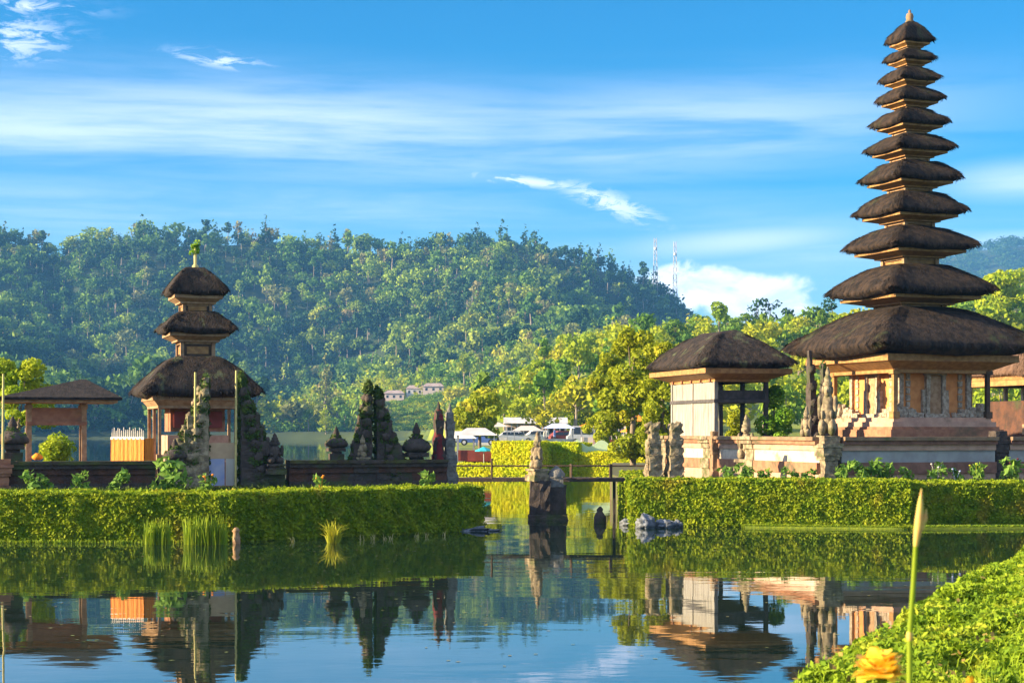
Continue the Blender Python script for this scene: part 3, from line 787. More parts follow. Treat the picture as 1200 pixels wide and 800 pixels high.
# ------------------------------------------------------------------ thatched roofs
def thatch_ring_mesh(hx, hy, h, rx, ry, drop, lift, seed=0.0, n=104, prof=None, flat=0.0):
    """hip roof of thick thatch, eave at z=0, top at z=h; rx, ry: half size of the top; lift: raised corners"""
    prof = prof or [(0.0, 1.02), (0.12, .995), (0.30, .90), (0.52, .72), (0.72, .50), (0.87, .28), (0.965, .10), (1.0, 0.0), (0.985, -.07), (0.90, -.17), (0.80, -.20)]
    prof = [(f, zf if zf <= 0 else zf * (1 - flat) + (1 - f) * flat) for f, zf in prof]
    rings = []
    for fi, (f, zf) in enumerate(prof):
        ax, ay = rx + (hx - rx) * f, ry + (hy - ry) * f
        ring = []
        for k in range(n):
            t = 2 * math.pi * k / n + math.pi / 4; t += .16 * math.sin(4 * (t - math.pi / 4) + math.pi) * -1; c, s_ = math.cos(t), math.sin(t); e = 2 / 22.0
            x = math.copysign(abs(c) ** e, c); y = math.copysign(abs(s_) ** e, s_)
            cor = (abs(x) * abs(y)) ** 3
            z = h * zf + lift * cor * f ** 3
            if zf < 0: z = -drop * (-zf / .2) * (1 - .55 * cor) + lift * cor * f ** 3
            px_, py_ = x * ax, y * ay
            nn = noise.noise(Vector((px_ * 2.2 + seed, py_ * 2.2, z * 2.2))) * .05 * min(1, hx) + noise.noise(Vector((px_ * 7 + seed, py_ * 7, z * 7))) * .018
            rad = math.hypot(px_, py_) + 1e-6
            ring.append((px_ + px_ / rad * nn, py_ + py_ / rad * nn, z + nn * .8))
        rings.append(ring)
    return rings
def thatch_roof(parent, hx, hy, z, h, rx, ry, drop, lift, m_, seed=0.0, name='thatch_roof', loc=(0, 0), flat=0.0):
    rings = thatch_ring_mesh(hx, hy, h, rx, ry, drop, lift, seed, flat=flat)
    n = len(rings[0]); V = [v for r in rings for v in r]
    Fc = [(i * n + k, (i + 1) * n + k, (i + 1) * n + (k + 1) % n, i * n + (k + 1) % n) for i in range(len(rings) - 1) for k in range(n)]
    Fc.append(tuple(range(n))); Fc.append(tuple((len(rings) - 1) * n + k for k in range(n))[::-1])
    # loose fibres lying down the slope and hanging from the eave
    rg = random.Random(int(seed * 10) + 3); area = (hx * 2) * (hy * 2); R = [[Vector(v) for v in r_] for r_ in rings]
    ns = len(Fc)
    for q in range(int(170 * area) + 260):
        i = rg.choice((1, 2, 3, 4, 5, 6, 6, 7, 7)); k = rg.randrange(n); f = rg.random(); g = rg.random()
        a = R[i][k].lerp(R[i][(k + 1) % n], f); b = R[i + 1][k].lerp(R[i + 1][(k + 1) % n], f)
        p = a.lerp(b, g); d = b - a
        if d.length < 1e-4: continue
        d.normalize(); sd_ = (R[i][(k + 1) % n] - R[i][k]).normalized(); nr = sd_.cross(d)
        if nr.z < 0: nr = -nr
        L = rg.uniform(.10, .26) * min(1.0, .45 + hx * .2); w = rg.uniform(.008, .022)
        p0 = p + nr * .004; p1 = p + d * L + nr * rg.uniform(.012, .045) + sd_ * rg.uniform(-.04, .04) + Vector((0, 0, -.03 * L))
        o0 = len(V); V += [tuple(p0 - sd_ * w), tuple(p0 + sd_ * w), tuple(p1 + sd_ * w * .4), tuple(p1 - sd_ * w * .4)]; Fc.append((o0, o0 + 1, o0 + 2, o0 + 3))
    me = bpy.data.meshes.new(name); me.from_pydata(V, [], Fc); me.update(); me.polygons.foreach_set('use_smooth', [True] * ns + [False] * (len(Fc) - ns))
    return link_mesh(name, me, m_, parent, (loc[0], loc[1], z))
def soffit(parent, hx, hy, z, bx_, by_, zb, m_, loc=(0, 0)):
    mb = MB()
    def ring(a, b, zz): return [(-a, -b, zz), (a, -b, zz), (a, b, zz), (-a, b, zz)]
    R = [ring(hx, hy, z), ring(hx, hy, z - (z - zb) * .38), ring(hx * .9 + bx_ * .1, hy * .9 + by_ * .1, z - (z - zb) * .42), ring(bx_ * 1.22, by_ * 1.22, zb + (z - zb) * .18), ring(bx_ * 1.22, by_ * 1.22, zb), ring(bx_ * .9, by_ * .9, zb)]
    for a, b in zip(R[:-1], R[1:]): mb.add(a + b, [(k, k + 4, (k + 1) % 4 + 4, (k + 1) % 4) for k in range(4)])
    return mb.build('eave_board', m_, parent, (loc[0], loc[1], 0))
def neck(parent, a, b, z0, z1, m_, m2, loc=(0, 0)):
    mb = MB(); mb.bx(-a * .86, a * .86, -b * .86, b * .86, z0, z1)
    o = mb.build('storey', m_, parent, (loc[0], loc[1], 0))
    m2b = MB()
    for sx in (-1, 1):
        for sy in (-1, 1): m2b.box((sx * a * .9, sy * b * .9, (z0 + z1) / 2), (a * .2, b * .2, z1 - z0 - .004))
        m2b.box((sx * a * .9, 0, z1 - .06), (a * .14, b * 1.5, .07)); m2b.box((0, sx * b * .9, z1 - .06), (a * 1.5, b * .14, .07))
        m2b.box((sx * a * .9, 0, z0 + .05), (a * .14, b * 1.5, .07)); m2b.box((0, sx * b * .9, z0 + .05), (a * 1.5, b * .14, .07))
    m2b.build('corner_frame', m2, o)
    return o

# ---- tall eleven-tiered shrine
def big_meru():
    D = 56.8; c = P(1066, 505, D); g = R_(21)
    r = thing('tiered_shrine', 'tall eleven-tiered tower shrine with black thatched roofs at the right', 'shrine', (c.x, D, 1.0), g)
    k = D / F; zz = lambda y: CZ + (HY - y) * k - 1.0
    tiers = [(1038, 1097, 50, 27), (1033.5, 1097.5, 71, 60), (1028, 1102, 95, 81), (1024, 1106.5, 119, 104), (1017, 1113, 147, 130), (1010, 1120, 177, 160),
             (1002.5, 1128, 212, 191), (996, 1136, 251, 228), (984, 1147, 292, 268), (964, 1169.5, 345, 313), (912, 1222, 411, 364)]
    sizes = []
    for i, (x0, x1, ye, yt) in enumerate(tiers):
        half = (x1 - x0) / 2 * k / .985 / math.sqrt(2) * .985
        sizes.append(half)
    for i, (x0, x1, ye, yt) in enumerate(tiers):
        s = sizes[i]; h = (ye - yt) * k * 1.04; z = zz(ye)
        nk_up = sizes[i - 1] * .40 + .03 if i else .06
        topf = nk_up * 1.12 if i else .10
        drop = (.04 + .065 * s) if i < 10 else .30
        thatch_roof(r, s, s, z, h, topf, topf, drop, .05 + .055 * s, thatch, i * 3.1, flat=.30)
        b = s * .40 + .03 if i < 10 else 1.55
        zb = z - drop - (.10 + .06 * s if i < 10 else .50)
        soffit(r, s * .80, s * .80, z - drop * .75, b, b, zb, gold_wood)
        if i < 10:
            zn = zz(tiers[i + 1][3]) - .05
            neck(r, b, b, min(zn, zb - .12), zb + .03, gold_wood, tan_wood)
    mb = MB(); zt = zz(27)
    mb.lathe([(.12, -.06), (.15, .04), (.11, .10), (.13, .20), (.10, .30), (.035, .34), (.05, .38), (.02, .44)], 10, (0, 0, zt)); mb.build('finial', cap_stone, r)
    # plinth
    zp = zz(512)
    mb = MB(); mb.bx(-2.15, 2.15, -2.15, 2.15, 0, zp + .25); mb.bx(-2.05, 2.05, -2.05, 2.05, zp + .25, zp + .34); mb.build('plinth', brick, r)
    mb = MB(); mb.bx(-1.98, 1.98, -1.98, 1.98, zp + .34, zp + .50); mb.build('plinth_moulding', pink_stone, r)
    mb = MB(); mb.bx(-1.86, 1.86, -1.86, 1.86, zp + .50, zp + .64); mb.build('plinth_step', pink_stone, r)
    zb = zp + .64; zw = zz(436) - .02
    mb = MB(); mb.bx(-1.36, 1.36, -1.36, 1.36, zb, zw); body = mb.build('shrine_body', orange_wall, r)
    # corner piers, doors and carved panels, on each of the four sides
    for q in range(4):
        a = q * math.pi / 2
        cr, sr = math.cos(a), math.sin(a)
        def put(mb_): return mb_
        dr = MB(); dr.box((0, -1.40, zb + (zw - zb) * .47), (.44, .10, (zw - zb) * .86)); d = dr.build('door', tan_wood, body, rz=a, rough=.01, rfreq=9)
        fr = MB(); H = (zw - zb)
        for sx in (-1, 1): fr.box((sx * .30, -1.43, zb + H * .47), (.13, .16, H * .94)); fr.box((sx * .44, -1.40, zb + H * .30), (.12, .14, H * .6))
        fr.box((0, -1.43, zb + H * .96), (.82, .18, .12)); fr.box((0, -1.44, zb + .06), (.95, .26, .13))
        fr.build('door_frame', carved_pale, body, rz=a, sub=2, rough=.03, rfreq=9)
        for sx in (-1, 1):
            pn = MB()
            for j in range(6): pn.box((sx * 1.00, -1.38, zb + .12 + H * (j + .3) / 6.6), (.17 - .03 * (j % 2), .06, H / 8))
            pn.box((sx * 1.30, -1.40, zb + H * .5), (.16, .12, H * .99))
            pn.build('carved_panel', carved_pale if q != 3 else carved_pale, body, rz=a, sub=1, rough=.02, rfreq=9)
        for sx in (-1, 1):
            wg = MB()
            for j in range(4): wg.box((sx * (.72 + .30 * j), -1.60, zb + .06 + .035 * (j % 2) + .045 * j), (.28, .13, .18 + .09 * j))
            wg.build('carving', carved_pale, body, rz=a, sub=3, rough=.06, rfreq=8)
    for sx in (-1, 1):
        for sy in (-1, 1):
            pb = MB(); pb.box((sx * 1.78, sy * 1.78, (zp + .5 + zw + .1) / 2), (.13, .13, zw + .1 - zp - .5)); pb.box((sx * 1.78, sy * 1.78, zp + .72), (.24, .24, .22)); pb.box((sx * 1.78, sy * 1.78, zw - .05), (.26, .26, .12))
            pb.build('veranda_post', dark_wood if sx > 0 else gold_wood, r)  # sun-side posts gold, far-side posts dark: light and shade put into the wood colour
    mb = MB()
    for s in (-1, 1): mb.box((s * 1.8, 0, zw + .09), (.14, 3.9, .14)); mb.box((0, s * 1.8, zw + .09), (3.45, .14, .14))
    mb.build('beam', gold_wood, r)
big_meru()

# ---- three-tiered shrine on the left
def small_meru():
    D = 54.0; c = P(229, 505, D); g = R_(19)
    r = thing('tiered_shrine', 'three-tiered shrine with rounded black thatched roofs on the left island', 'shrine', (c.x, D, 1.0), g)
    k = D / F; zz = lambda y: CZ + (HY - y) * k - 1.0
    # (half width px of the eave, eave y, top y)
    T = [(42.5, 344, 314, .26), (52, 388, 366, .52), (85, 461, 419, .66)]
    zs = []
    for i, (hw, ye, yt, tf) in enumerate(T):
        s = hw * k * .80; h = (ye - yt) * k; z = zz(ye)
        thatch_roof(r, s, s, z, h, tf, tf, .10 + .04 * s, .10, thatch_old, 40 + i * 5, flat=.45)
        b = [.46, .54, 1.1][i]
        zb = z - .13 - .05 * s - (.18 if i < 2 else .26)
        soffit(r, s * .82, s * .82, z - .09, b, b, zb, tan_wood if i else tan_wood)
        zs.append((z, zb, b))
        if i < 2:
            zn = zz(T[i + 1][2]) - .08
            o = neck(r, b, b, zn, zb + .03, dark_wood, tan_wood)
            p = MB()
            for q in range(4):
                a = q * math.pi / 2; y = -b * .875
                p.box((-math.sin(a) * y, math.cos(a) * y, (zn + zb) / 2 + .02), (b * 1.25 if q % 2 == 0 else .04, .04 if q % 2 == 0 else b * 1.25, (zb - zn) * .42))
            p.build('panel', gold_wood, o)
    fm = MB(); zt = zz(314); fm.lathe([(.09, -.05), (.11, .05), (.05, .12), (.055, .5), (.03, .62)], 8, (0, 0, zt)); f = fm.build('finial', bamboo, r)
    me, _ = crown_mesh('leaf_tuft', 'bush', .48, .46, 260, .07, 90); me.materials.append(fresh_leaf); link_mesh('leaf_tuft', me, None, f, (.02, 0, zt + .40))
    # base and open pillared cella
    zf = zz(545)
    mb = MB(); mb.bx(-1.7, 1.7, -1.7, 1.7, 0, zf); mb.bx(-1.5, 1.5, -1.5, 1.5, zf, zf + .14); mb.build('plinth', brick, r)
    zc = zs[2][1]
    mb = MB(); mb.bx(-.95, .95, -.6, .95, zf + .14, zf + .95); mb.build('shrine_base', pink_stone, r)
    mb = MB(); mb.bx(-.85, .85, -.5, .85, zc - .72, zc + .02); mb.build('shrine_body', brick, r, rough=.0)
    mb = MB(); mb.bx(-.75, .75, -.56, -.505, zc - .6, zc - .1); mb.build('carved_panel', red_paint, r)
    for sx in (-1, 1):
        for sy in (-1, 0, 1):
            if sx and True:
                pb = MB(); pb.box((sx * 1.28, sy * 1.28, (zf + .14 + zc + .12) / 2), (.09, .09, zc + .12 - zf - .14)); pb.box((sx * 1.28, sy * 1.28, zf + .26), (.2, .2, .2)); pb.build('post', tan_wood, r)
    mb = MB()
    for s in (-1, 1): mb.box((s * 1.28, 0, zc + .06), (.1, 2.7, .12)); mb.box((0, s * 1.28, zc + .06), (2.46, .1, .12))
    mb.build('beam', tan_wood, r)
small_meru()

# ---- square roofed granary on the right
def granary():
    g = R_(15); near = Vector((7.26, 61.0))
    ux = Vector((math.cos(g), math.sin(g))); uy = Vector((-math.sin(g), math.cos(g)))
    w, l = 2.0, 4.4
    c = near + ux * w / 2 + uy * l / 2
    r = thing('granary', 'pavilion with mossy black thatched roof and pale panelled side, left of the tall tower shrine', 'pavilion', (c.x, c.y, 1.0), g)
    k = 62 / F; zz = lambda y: CZ + (HY - y) * k - 1.0
    ze, zt = zz(428), zz(387)
    thatch_roof(r, w / 2 + .80, l / 2 + .9, ze, zt - ze, .25, 1.1, .20, .10, thatch_old, 77, flat=.5)
    soffit(r, w / 2 + .66, l / 2 + .74, ze - .16, w / 2 * .86, l / 2 * .86, ze - .62, gold_wood)
    zm = zz(470); zf = zz(512) - .3; ztop = ze - .5
    mb = MB(); mb.bx(-w / 2, -w / 2 + .1, -l / 2, l / 2, zm + .06, ztop); mb.build('side_panel', grey_wood, r)
    mb = MB(); mb.bx(-w / 2 - .01, -w / 2 + .09, -l / 2 + .02, l / 2 - .02, zf, zm - .06); mb.build('side_wall', grey_wood, r)
    mb = MB(); mb.bx(-w / 2 - .07, w / 2 + .07, -l / 2 - .07, l / 2 + .07, zm - .06, zm + .06); mb.build('floor_beam', grey_dark, r)
    mb = MB(); mb.bx(-w / 2 + .12, w / 2, -l / 2 + .05, l / 2, zm + .07, ztop - .42); mb.build('chamber', grey_dark, r)
    for sx in (-1, 1):
        for sy in (-1, 0, 1):
            pb = MB(); pb.box((sx * (w / 2 - .03), sy * (l / 2 - .04), (zf + ztop) / 2), (.14, .14, ztop - zf)); pb.box((sx * (w / 2 - .03), sy * (l / 2 - .04), zf + .12), (.26, .26, .25))
            pb.build('post', grey_wood if sx < 0 else grey_dark, r)  # paler wood on the lit side, darker on the shaded side, by colour
    mb = MB()
    for j in range(5): mb.box((-w / 2 - .06, -l / 2 + .3 + j * (l - .6) / 4, ztop - .04), (.10, .12, .16))
    mb.build('bracket', brick, r)
    mb = MB(); mb.bx(-w / 2 - .25, w / 2 + .25, -l / 2 - .25, l / 2 + .25, 0, zf); mb.build('plinth', pink_stone, r)
granary()

# ---- open pavilion on the left
def left_pavilion():
    D = 50.0; k = D / F
    c = P(66, 505, D); g = R_(17)
    r = thing('open_pavilion', 'open pavilion with a low dark hipped roof at the left edge', 'pavilion', (c.x, D, 1.0), g)
    zz = lambda y: CZ + (HY - y) * k - 1.0
    ze, za = zz(469), zz(444)
    # eave rectangle and ridge (local metres)
    X0, X1, Y0, Y1 = -1.66, 1.80, -1.3, 1.5
    ax0, ax1 = -.2, .92
    mb = MB(); t = .07
    E = [(X0, Y0, ze), (X1, Y0, ze), (X1, Y1, ze), (X0, Y1, ze)]; Rg = [(.70, .1, za), (.86, .1, za)]
    top = [(x, y, z + t) for x, y, z in E] + Rg
    mb.add(E + top, [(0, 3, 2, 1), (0, 1, 5, 4), (1, 2, 6, 5), (2, 3, 7, 6), (3, 0, 4, 7), (4, 5, 9, 8), (5, 6, 9), (6, 7, 8, 9), (7, 4, 8)])
    mb.build('roof', mat('dark_thatch', (0.014, 0.011, 0.010), (0.035, 0.026, 0.022), 5, .95, .05, 14), r)
    mb = MB(); mb.bx(X0 + .12, X1 - .12, Y0 + .12, Y1 - .12, ze - .08, ze - .003); mb.build('eave_board', tan_wood, r)
    xs = (-.78, .76)
    for x in xs:
        for y in (-.6, .75):
            pb = MB(); pb.box((x, y, (zz(545) + ze - .08) / 2), (.14, .14, ze - .08 - zz(545))); pb.box((x, y, ze - .2), (.2, .2, .12)); pb.build('post', tan_wood, r)
    mb = MB(); mb.bx(-.80, .80, -.66, -.6 - .005, zz(494), zz(478)); mb.bx(-.84, .84, -.72, -.5, zz(498), zz(494)); mb.build('carved_beam', brick, r)
    mb = MB(); mb.bx(-.84, .84, .70, .82, zz(498), zz(480)); mb.build('back_beam', brick, r)
    mb = MB(); mb.bx(-1.1, 1.1, -.9, 1.1, 0, zz(545)); mb.build('plinth', brick, r)
left_pavilion()

# ---- brown roofed hall at the right edge
def right_hall():
    D = 68.0; k = D / F; c = P(1212, 505, D); g = R_(19)
    r = thing('temple_hall', 'pavilion with rust-brown roof and gold eaves behind the tower shrine at the right edge', 'pavilion', (c.x, D, 1.0), g)
    zz = lambda y: CZ + (HY - y) * k - 1.0
    ze, zt = zz(440), zz(392)
    thatch_roof(r, 2.35, 2.6, ze, zt - ze, .3, .4, .12, .05, thatch_brown, 5)
    soffit(r, 2.1, 2.35, ze - .08, 1.75, 1.95, ze - .45, gold_wood)
    mb = MB(); mb.lathe([(.35, -.05), (.40, .1), (.30, .2), (.34, .34), (.16, .5), (.06, .75)], 10, (0, 0, zt)); mb.build('finial', pink_stone, r)
    for sx in (-1, -.5, 0, .5, 1):
        for sy in (-1, 1):
            pb = MB(); pb.box((sx * 1.7, sy * 1.9, (zz(520) + ze - .4) / 2), (.14, .14, ze - .4 - zz(520))); pb.box((sx * 1.7, sy * 1.9, zz(503)), (.26, .26, .4)); pb.build('post', tan_wood if sx < 0 else white_band, r)
    mb = MB(); mb.bx(-1.9, 1.9, -2.1, 2.1, 0, zz(514)); mb.build('plinth', brick, r)
    mb = MB(); mb.bx(-1.2, 1.5, -1.0, 1.6, zz(514), zz(470)); mb.build('altar', dark_brick, r)
right_hall()

# ------------------------------------------------------------------ walls
def moulded_wall(name, p0, p1, z0, bands, label, piers=(), cat='wall'):
    """bands: list of (z_low, z_high, half thickness, material, part name)"""
    p0, p1 = Vector(p0), Vector(p1); d = p1 - p0; L = d.length; a = math.atan2(d.y, d.x)
    r = thing(name, label, cat, (p0.x, p0.y, z0), a)
    for (za, zb, ht, m_, pn) in bands:
        mb = MB(); n = max(1, int(L / 1.2))
        mb.bx(0, L, -ht, ht, za - z0, zb - z0); mb.build(pn, m_, r)
    for t in piers:
        pm = MB()
        for (za, zb, ht, m_, pn) in bands: pm.box((t, 0, (za + zb) / 2 - z0), (ht * 2 + .12, ht * 2 + .07, zb - za + .004))
        pm.build('pier', dark_stone if bands[0][3] is dark_stone else carved_tan, r, sub=1, rough=.02, rfreq=8)
    return r
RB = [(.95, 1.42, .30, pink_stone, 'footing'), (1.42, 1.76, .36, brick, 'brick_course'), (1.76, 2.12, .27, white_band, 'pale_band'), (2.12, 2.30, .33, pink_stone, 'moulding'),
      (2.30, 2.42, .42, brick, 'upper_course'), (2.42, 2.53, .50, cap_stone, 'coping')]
g15 = R_(15)
Cn = Vector((9.435, 51.0)); Far = Vector((5.92, 64.0))
moulded_wall('temple_wall', tuple(Cn), tuple(Far), 0.9, RB, 'sunlit pink and cream moulded wall below the granary', piers=(5.2, 9.0, 13.3))
RB2 = [(a, b, h, {pink_stone: pink_stone, brick: mat('shaded_brick', (0.26, 0.13, 0.09), (0.17, 0.085, 0.06), 4, .9, .01, 18), white_band: mat('shaded_pale_render', (0.36, 0.36, 0.34), (0.28, 0.27, 0.26), 2, .85), cap_stone: cap_stone}[m_], n_) for a, b, h, m_, n_ in RB]  # brick and render copied darker and greyer: the wall's shade put into colour
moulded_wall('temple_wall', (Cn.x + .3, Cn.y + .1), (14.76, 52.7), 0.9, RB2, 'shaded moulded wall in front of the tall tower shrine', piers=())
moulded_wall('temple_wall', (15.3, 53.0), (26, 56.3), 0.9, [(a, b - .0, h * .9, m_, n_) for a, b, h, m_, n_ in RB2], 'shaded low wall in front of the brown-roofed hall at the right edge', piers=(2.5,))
LB = [(.95, 1.28, .30, dark_stone, 'footing'), (1.28, 1.52, .24, dark_brick, 'brick_course'), (1.52, 1.68, .30, dark_brick, 'moulding'), (1.68, 1.79, .38, dark_stone, 'upper_course'), (1.79, 1.88, .44, moss_cap, 'coping')]
wd = Vector((.9537, .3007)); w0 = Vector((-13.6, 46.0))
def wp(t): return w0 + wd * t
moulded_wall('temple_wall', tuple(wp(-8)), tuple(wp(3.9)), 0.9, LB, 'dark brick wall with mossy coping left of the ivy-covered gate', piers=(2.0,))
moulded_wall('temple_wall', tuple(wp(7.6)), tuple(wp(12.2)), 0.9, LB, 'dark brick wall with mossy coping right of the ivy-covered gate', piers=(2.2,))

def corner_pier(name, loc, g, h, w, m_, label, steps=5):
    r = thing(name, label, 'pillar', (loc[0], loc[1], .95), g)
    mb = MB(); z = 0
    hs = [.28, .12, .34, .10, .22, .10, .2]; ws = [1.15, 1.0, .82, 1.0, 1.15, 1.3, 1.0]; tot = sum(hs[:steps + 2])
    for hh, ww in zip(hs[:steps + 2], ws): mb.box((0, 0, z + hh * h / tot / 2), (w * ww, w * ww, hh * h / tot - .003)); z += hh * h / tot
    mb.build('shaft', m_, r, sub=2, rough=.03, rfreq=7)
    return r, z

def statue(name, loc, z0, h, m_, label, seed=0, rz=0.0, cat='statue', plinth=True, crown=True, slim=1.0):
    """seated or standing temple guardian: plinth, body with arms, head with tall crown"""
    r = thing(name, label, cat, (loc[0], loc[1], z0), rz)
    q = random.Random(seed); w = h * .20 * slim
    if plinth:
        mb = MB(); mb.box((0, 0, h * .06), (w * 2.2, w * 2.2, h * .12)); mb.box((0, 0, h * .16), (w * 1.7, w * 1.7, h * .08)); mb.box((0, 0, h * .22), (w * 2.1, w * 2.1, h * .05)); mb.build('plinth', m_, r, sub=2, rough=.02, rfreq=8)
        zb = h * .245
    else: zb = 0
    hb = h - zb; mb = MB()
    for sx in (-1, 1):
        mb.blob((sx * w * .5, -w * .25, zb + hb * .12), (w * .45, w * .6, hb * .13), 9, 7, .3, 3, seed)
        mb.blob((sx * w * .78, -w * .1, zb + hb * .42), (w * .25, w * .3, hb * .17), 9, 7, .3, 3, seed + 2)
        mb.blob((sx * w * .45, -w * .45, zb + hb * .30), (w * .2, w * .35, hb * .07), 8, 6, .3, 3, seed + 3)
    mb.blob((0, 0, zb + hb * .33), (w * .72, w * .6, hb * .28), 12, 9, .35, 3, seed + 5)
    mb.build('body', m_, r, rough=.02, rfreq=9)
    mb = MB(); mb.blob((0, -w * .08, zb + hb * .66), (w * .42, w * .44, hb * .11), 10, 8, .2, 3, seed + 7)
    mb.blob((0, -w * .5, zb + hb * .645), (w * .12, w * .12, hb * .03), 6, 5)
    for sx in (-1, 1): mb.blob((sx * w * .46, 0, zb + hb * .66), (w * .14, w * .12, hb * .06), 6, 5)
    mb.build('head', m_, r)
    if crown:
        mb = MB(); mb.lathe([(w * .46, 0), (w * .50, hb * .04), (w * .34, hb * .07), (w * .38, hb * .12), (w * .22, hb * .16), (w * .24, hb * .20), (w * .05, hb * .28)], 10, (0, 0, zb + hb * .72)); mb.build('crown', m_, r, rough=.015, rfreq=10)
    return r
def urn(name, loc, z0, h, w, label, seed=0, m_=None, leafy=True):
    """small stone lantern with a tufted pointed top"""
    m_ = m_ or dark_stone
    r = thing(name, label, 'stone lantern', (loc[0], loc[1], z0), R_(18))
    mb = MB(); mb.box((0, 0, h * .09), (w * .62, w * .62, h * .18)); mb.box((0, 0, h * .22), (w * .45, w * .45, h * .08)); mb.box((0, 0, h * .31), (w * .75, w * .75, h * .1)); mb.build('base', m_, r, sub=2, rough=.02, rfreq=8)
    mb = MB(); mb.lathe([(w * .3, 0), (w * .52, h * .05), (w * .56, h * .13), (w * .40, h * .24), (w * .24, h * .30)], 10, (0, 0, h * .36)); mb.build('bowl', m_, r, rough=.03, rfreq=8)
    mb = MB(); mb.lathe([(w * .2, 0), (w * .12, h * .1), (w * .16, h * .14), (w * .03, h * .34)], 8, (0, 0, h * .66)); mb.build('spire', m_, r)
    if leafy:
        rng = np.random.default_rng(seed)
        Pp, Nn = lobe_points([((0, 0, h * .50), (w * .5, w * .5, h * .16)), ((0, 0, h * .68), (w * .25, w * .25, h * .10))], 420, rng)
        me = quads_mesh('foliage', leaf_quads(Pp, Nn, .07, .8, 1.4, rng)); link_mesh('foliage', me, ivy_leaf, r)
    return r

corner_pier('corner_pillar', (Cn.x, Cn.y - .1), R_(16), 1.62, .52, carved_tan, 'carved stone pillar at the corner of the pink wall')
corner_pier('corner_pillar', (15.05, 52.85), R_(18), 1.75, .40, dark_stone, 'dark stone pillar in the wall to the right of the tall tower shrine')
p_ = wp(-.1); corner_pier('corner_pillar', (p_.x, p_.y - .25), R_(17), 1.0, .5, brick, 'brick pillar with a sunlit side in the dark wall at the left edge')
statue('guardian_statue', (Cn.x - .02, Cn.y - .1), 2.57, 2.05, carved_tan, 'carved guardian statue with a tall crown on the corner pillar of the pink wall', 1, R_(-20), plinth=False, slim=.72)
statue('guardian_statue', (Cn.x - .36, Cn.y + 1.6), 2.53, .95, carved_tan, 'small seated stone figure on the pink wall beside the crowned guardian', 2, R_(-50), plinth=False)
statue('guardian_statue', tuple(Vector((7.75, 56.5))), 1.3, 1.95, carved_tan, 'slim stone statue standing against the pink wall below the granary', 3, R_(-30), slim=.75)
corner_pier('wall_post', (6.95, 58.6), R_(15), 1.75, .22, cap_stone, 'thin stone post against the pink wall left of the slim statue')
# dark carved gate beside the tall shrine
def carved_gate_half(name, loc, z0, h, w, depth, g, m_, label, mirror=1, seed=0, leaves=0, leafm=None, lean=0.0, group=None, tiers=9):
    r = thing(name, label, 'gate half', (loc[0], loc[1], z0), g, group)
    mb = MB(); rng = random.Random(seed)
    for i in range(tiers):
        f = i / (tiers - 1); ww = w * (1 - f) ** 1.15 * (1 + .16 * (i % 2)) + .10; zz0 = h * (i / tiers); hh = h / tiers
        mb.box((mirror * ww * .5, 0, zz0 + hh / 2), (ww, depth * (1 - .55 * f) * (1 + .1 * (i % 2)), hh - .004))
    mb.build('stepped_wing', m_, r, sub=2, rough=.05, rfreq=5)
    mb = MB()
    for i in range(tiers - 1):
        f = i / (tiers - 1); ww = w * (1 - f) ** 1.15 + .06; z = h * ((i + .9) / tiers)
        mb.blob((mirror * (ww + .02), -.02, z), (.11, .10, .15), 8, 6, .7, 3, i + seed)
        mb.blob((mirror * ww * .55, -depth * (1 - .55 * f) * .5, z - .05), (.14, .09, .14), 8, 6, .7, 3, i * 2 + seed)
    mb.build('carving', m_, r, rough=.03, rfreq=8)
    if leaves:
        rg = np.random.default_rng(seed); lob = []
        for i in range(tiers):
            f = i / (tiers - 1); ww = w * (1 - f) ** 1.15 + .08; z = h * ((i + .5) / tiers)
            lob.append(((mirror * ww * .55, 0, z), (ww * .60 + .05, depth * .56 * (1 - .4 * f), h / tiers * .85)))
            if i % 2 == 0: lob.append(((mirror * ww * 1.0, -.05, z), (.14, .14, .17)))
        Pp, Nn = lobe_points(lob, leaves, rg, .85)
        link_mesh('ivy', quads_mesh('ivy', leaf_quads(Pp, Nn, .085, .8, 1.4, rg)), leafm or ivy_leaf, r)
    return r
carved_gate_half('carved_gate', (9.75, 56.2), 1.0, 4.35, .52, .5, R_(16), dark_stone, 'dark carved gate tower under the left eave of the tower shrine', 1, 4, 0, None, tiers=8)
carved_gate_half('carved_gate', (10.05, 55.4), 1.0, 3.9, .60, .5, R_(16), dark_stone, 'second dark carved gate tower, directly behind the crowned guardian', 1, 5, 500, ivy_leaf, tiers=8)
# gate of the left island
a_ = wp(5.35); carved_gate_half('ivy_gate', (a_.x, a_.y), .95, 3.25, 1.25, .8, R_(17.5), carved_tan, 'left half of the carved split gate, mossy stone with sunlit curls, before the three-tiered shrine', -1, 6, 3200, ivy_leaf, group=None)
a_ = wp(6.25); carved_gate_half('ivy_gate', (a_.x, a_.y), .95, 3.30, 1.12, .8, R_(17.5), dark_stone, 'right half of the split gate, thickly covered with dark ivy, before the three-tiered shrine', 1, 7, 11000, ivy_leaf)
# second gate, twin spikes
a_ = wp(10.0); carved_gate_half('ivy_gate', (a_.x, a_.y), 1.0, 3.05, .62, .5, R_(17.5), dark_stone, 'left half of the twin-spiked dark ivy gate on the wall', -1, 8, 5000, ivy_leaf)
a_ = wp(10.15); carved_gate_half('ivy_gate', (a_.x, a_.y), 1.0, 2.90, .92, .5, R_(17.5), dark_stone, 'right half of the twin-spiked dark ivy gate on the wall', 1, 9, 6500, ivy_leaf)
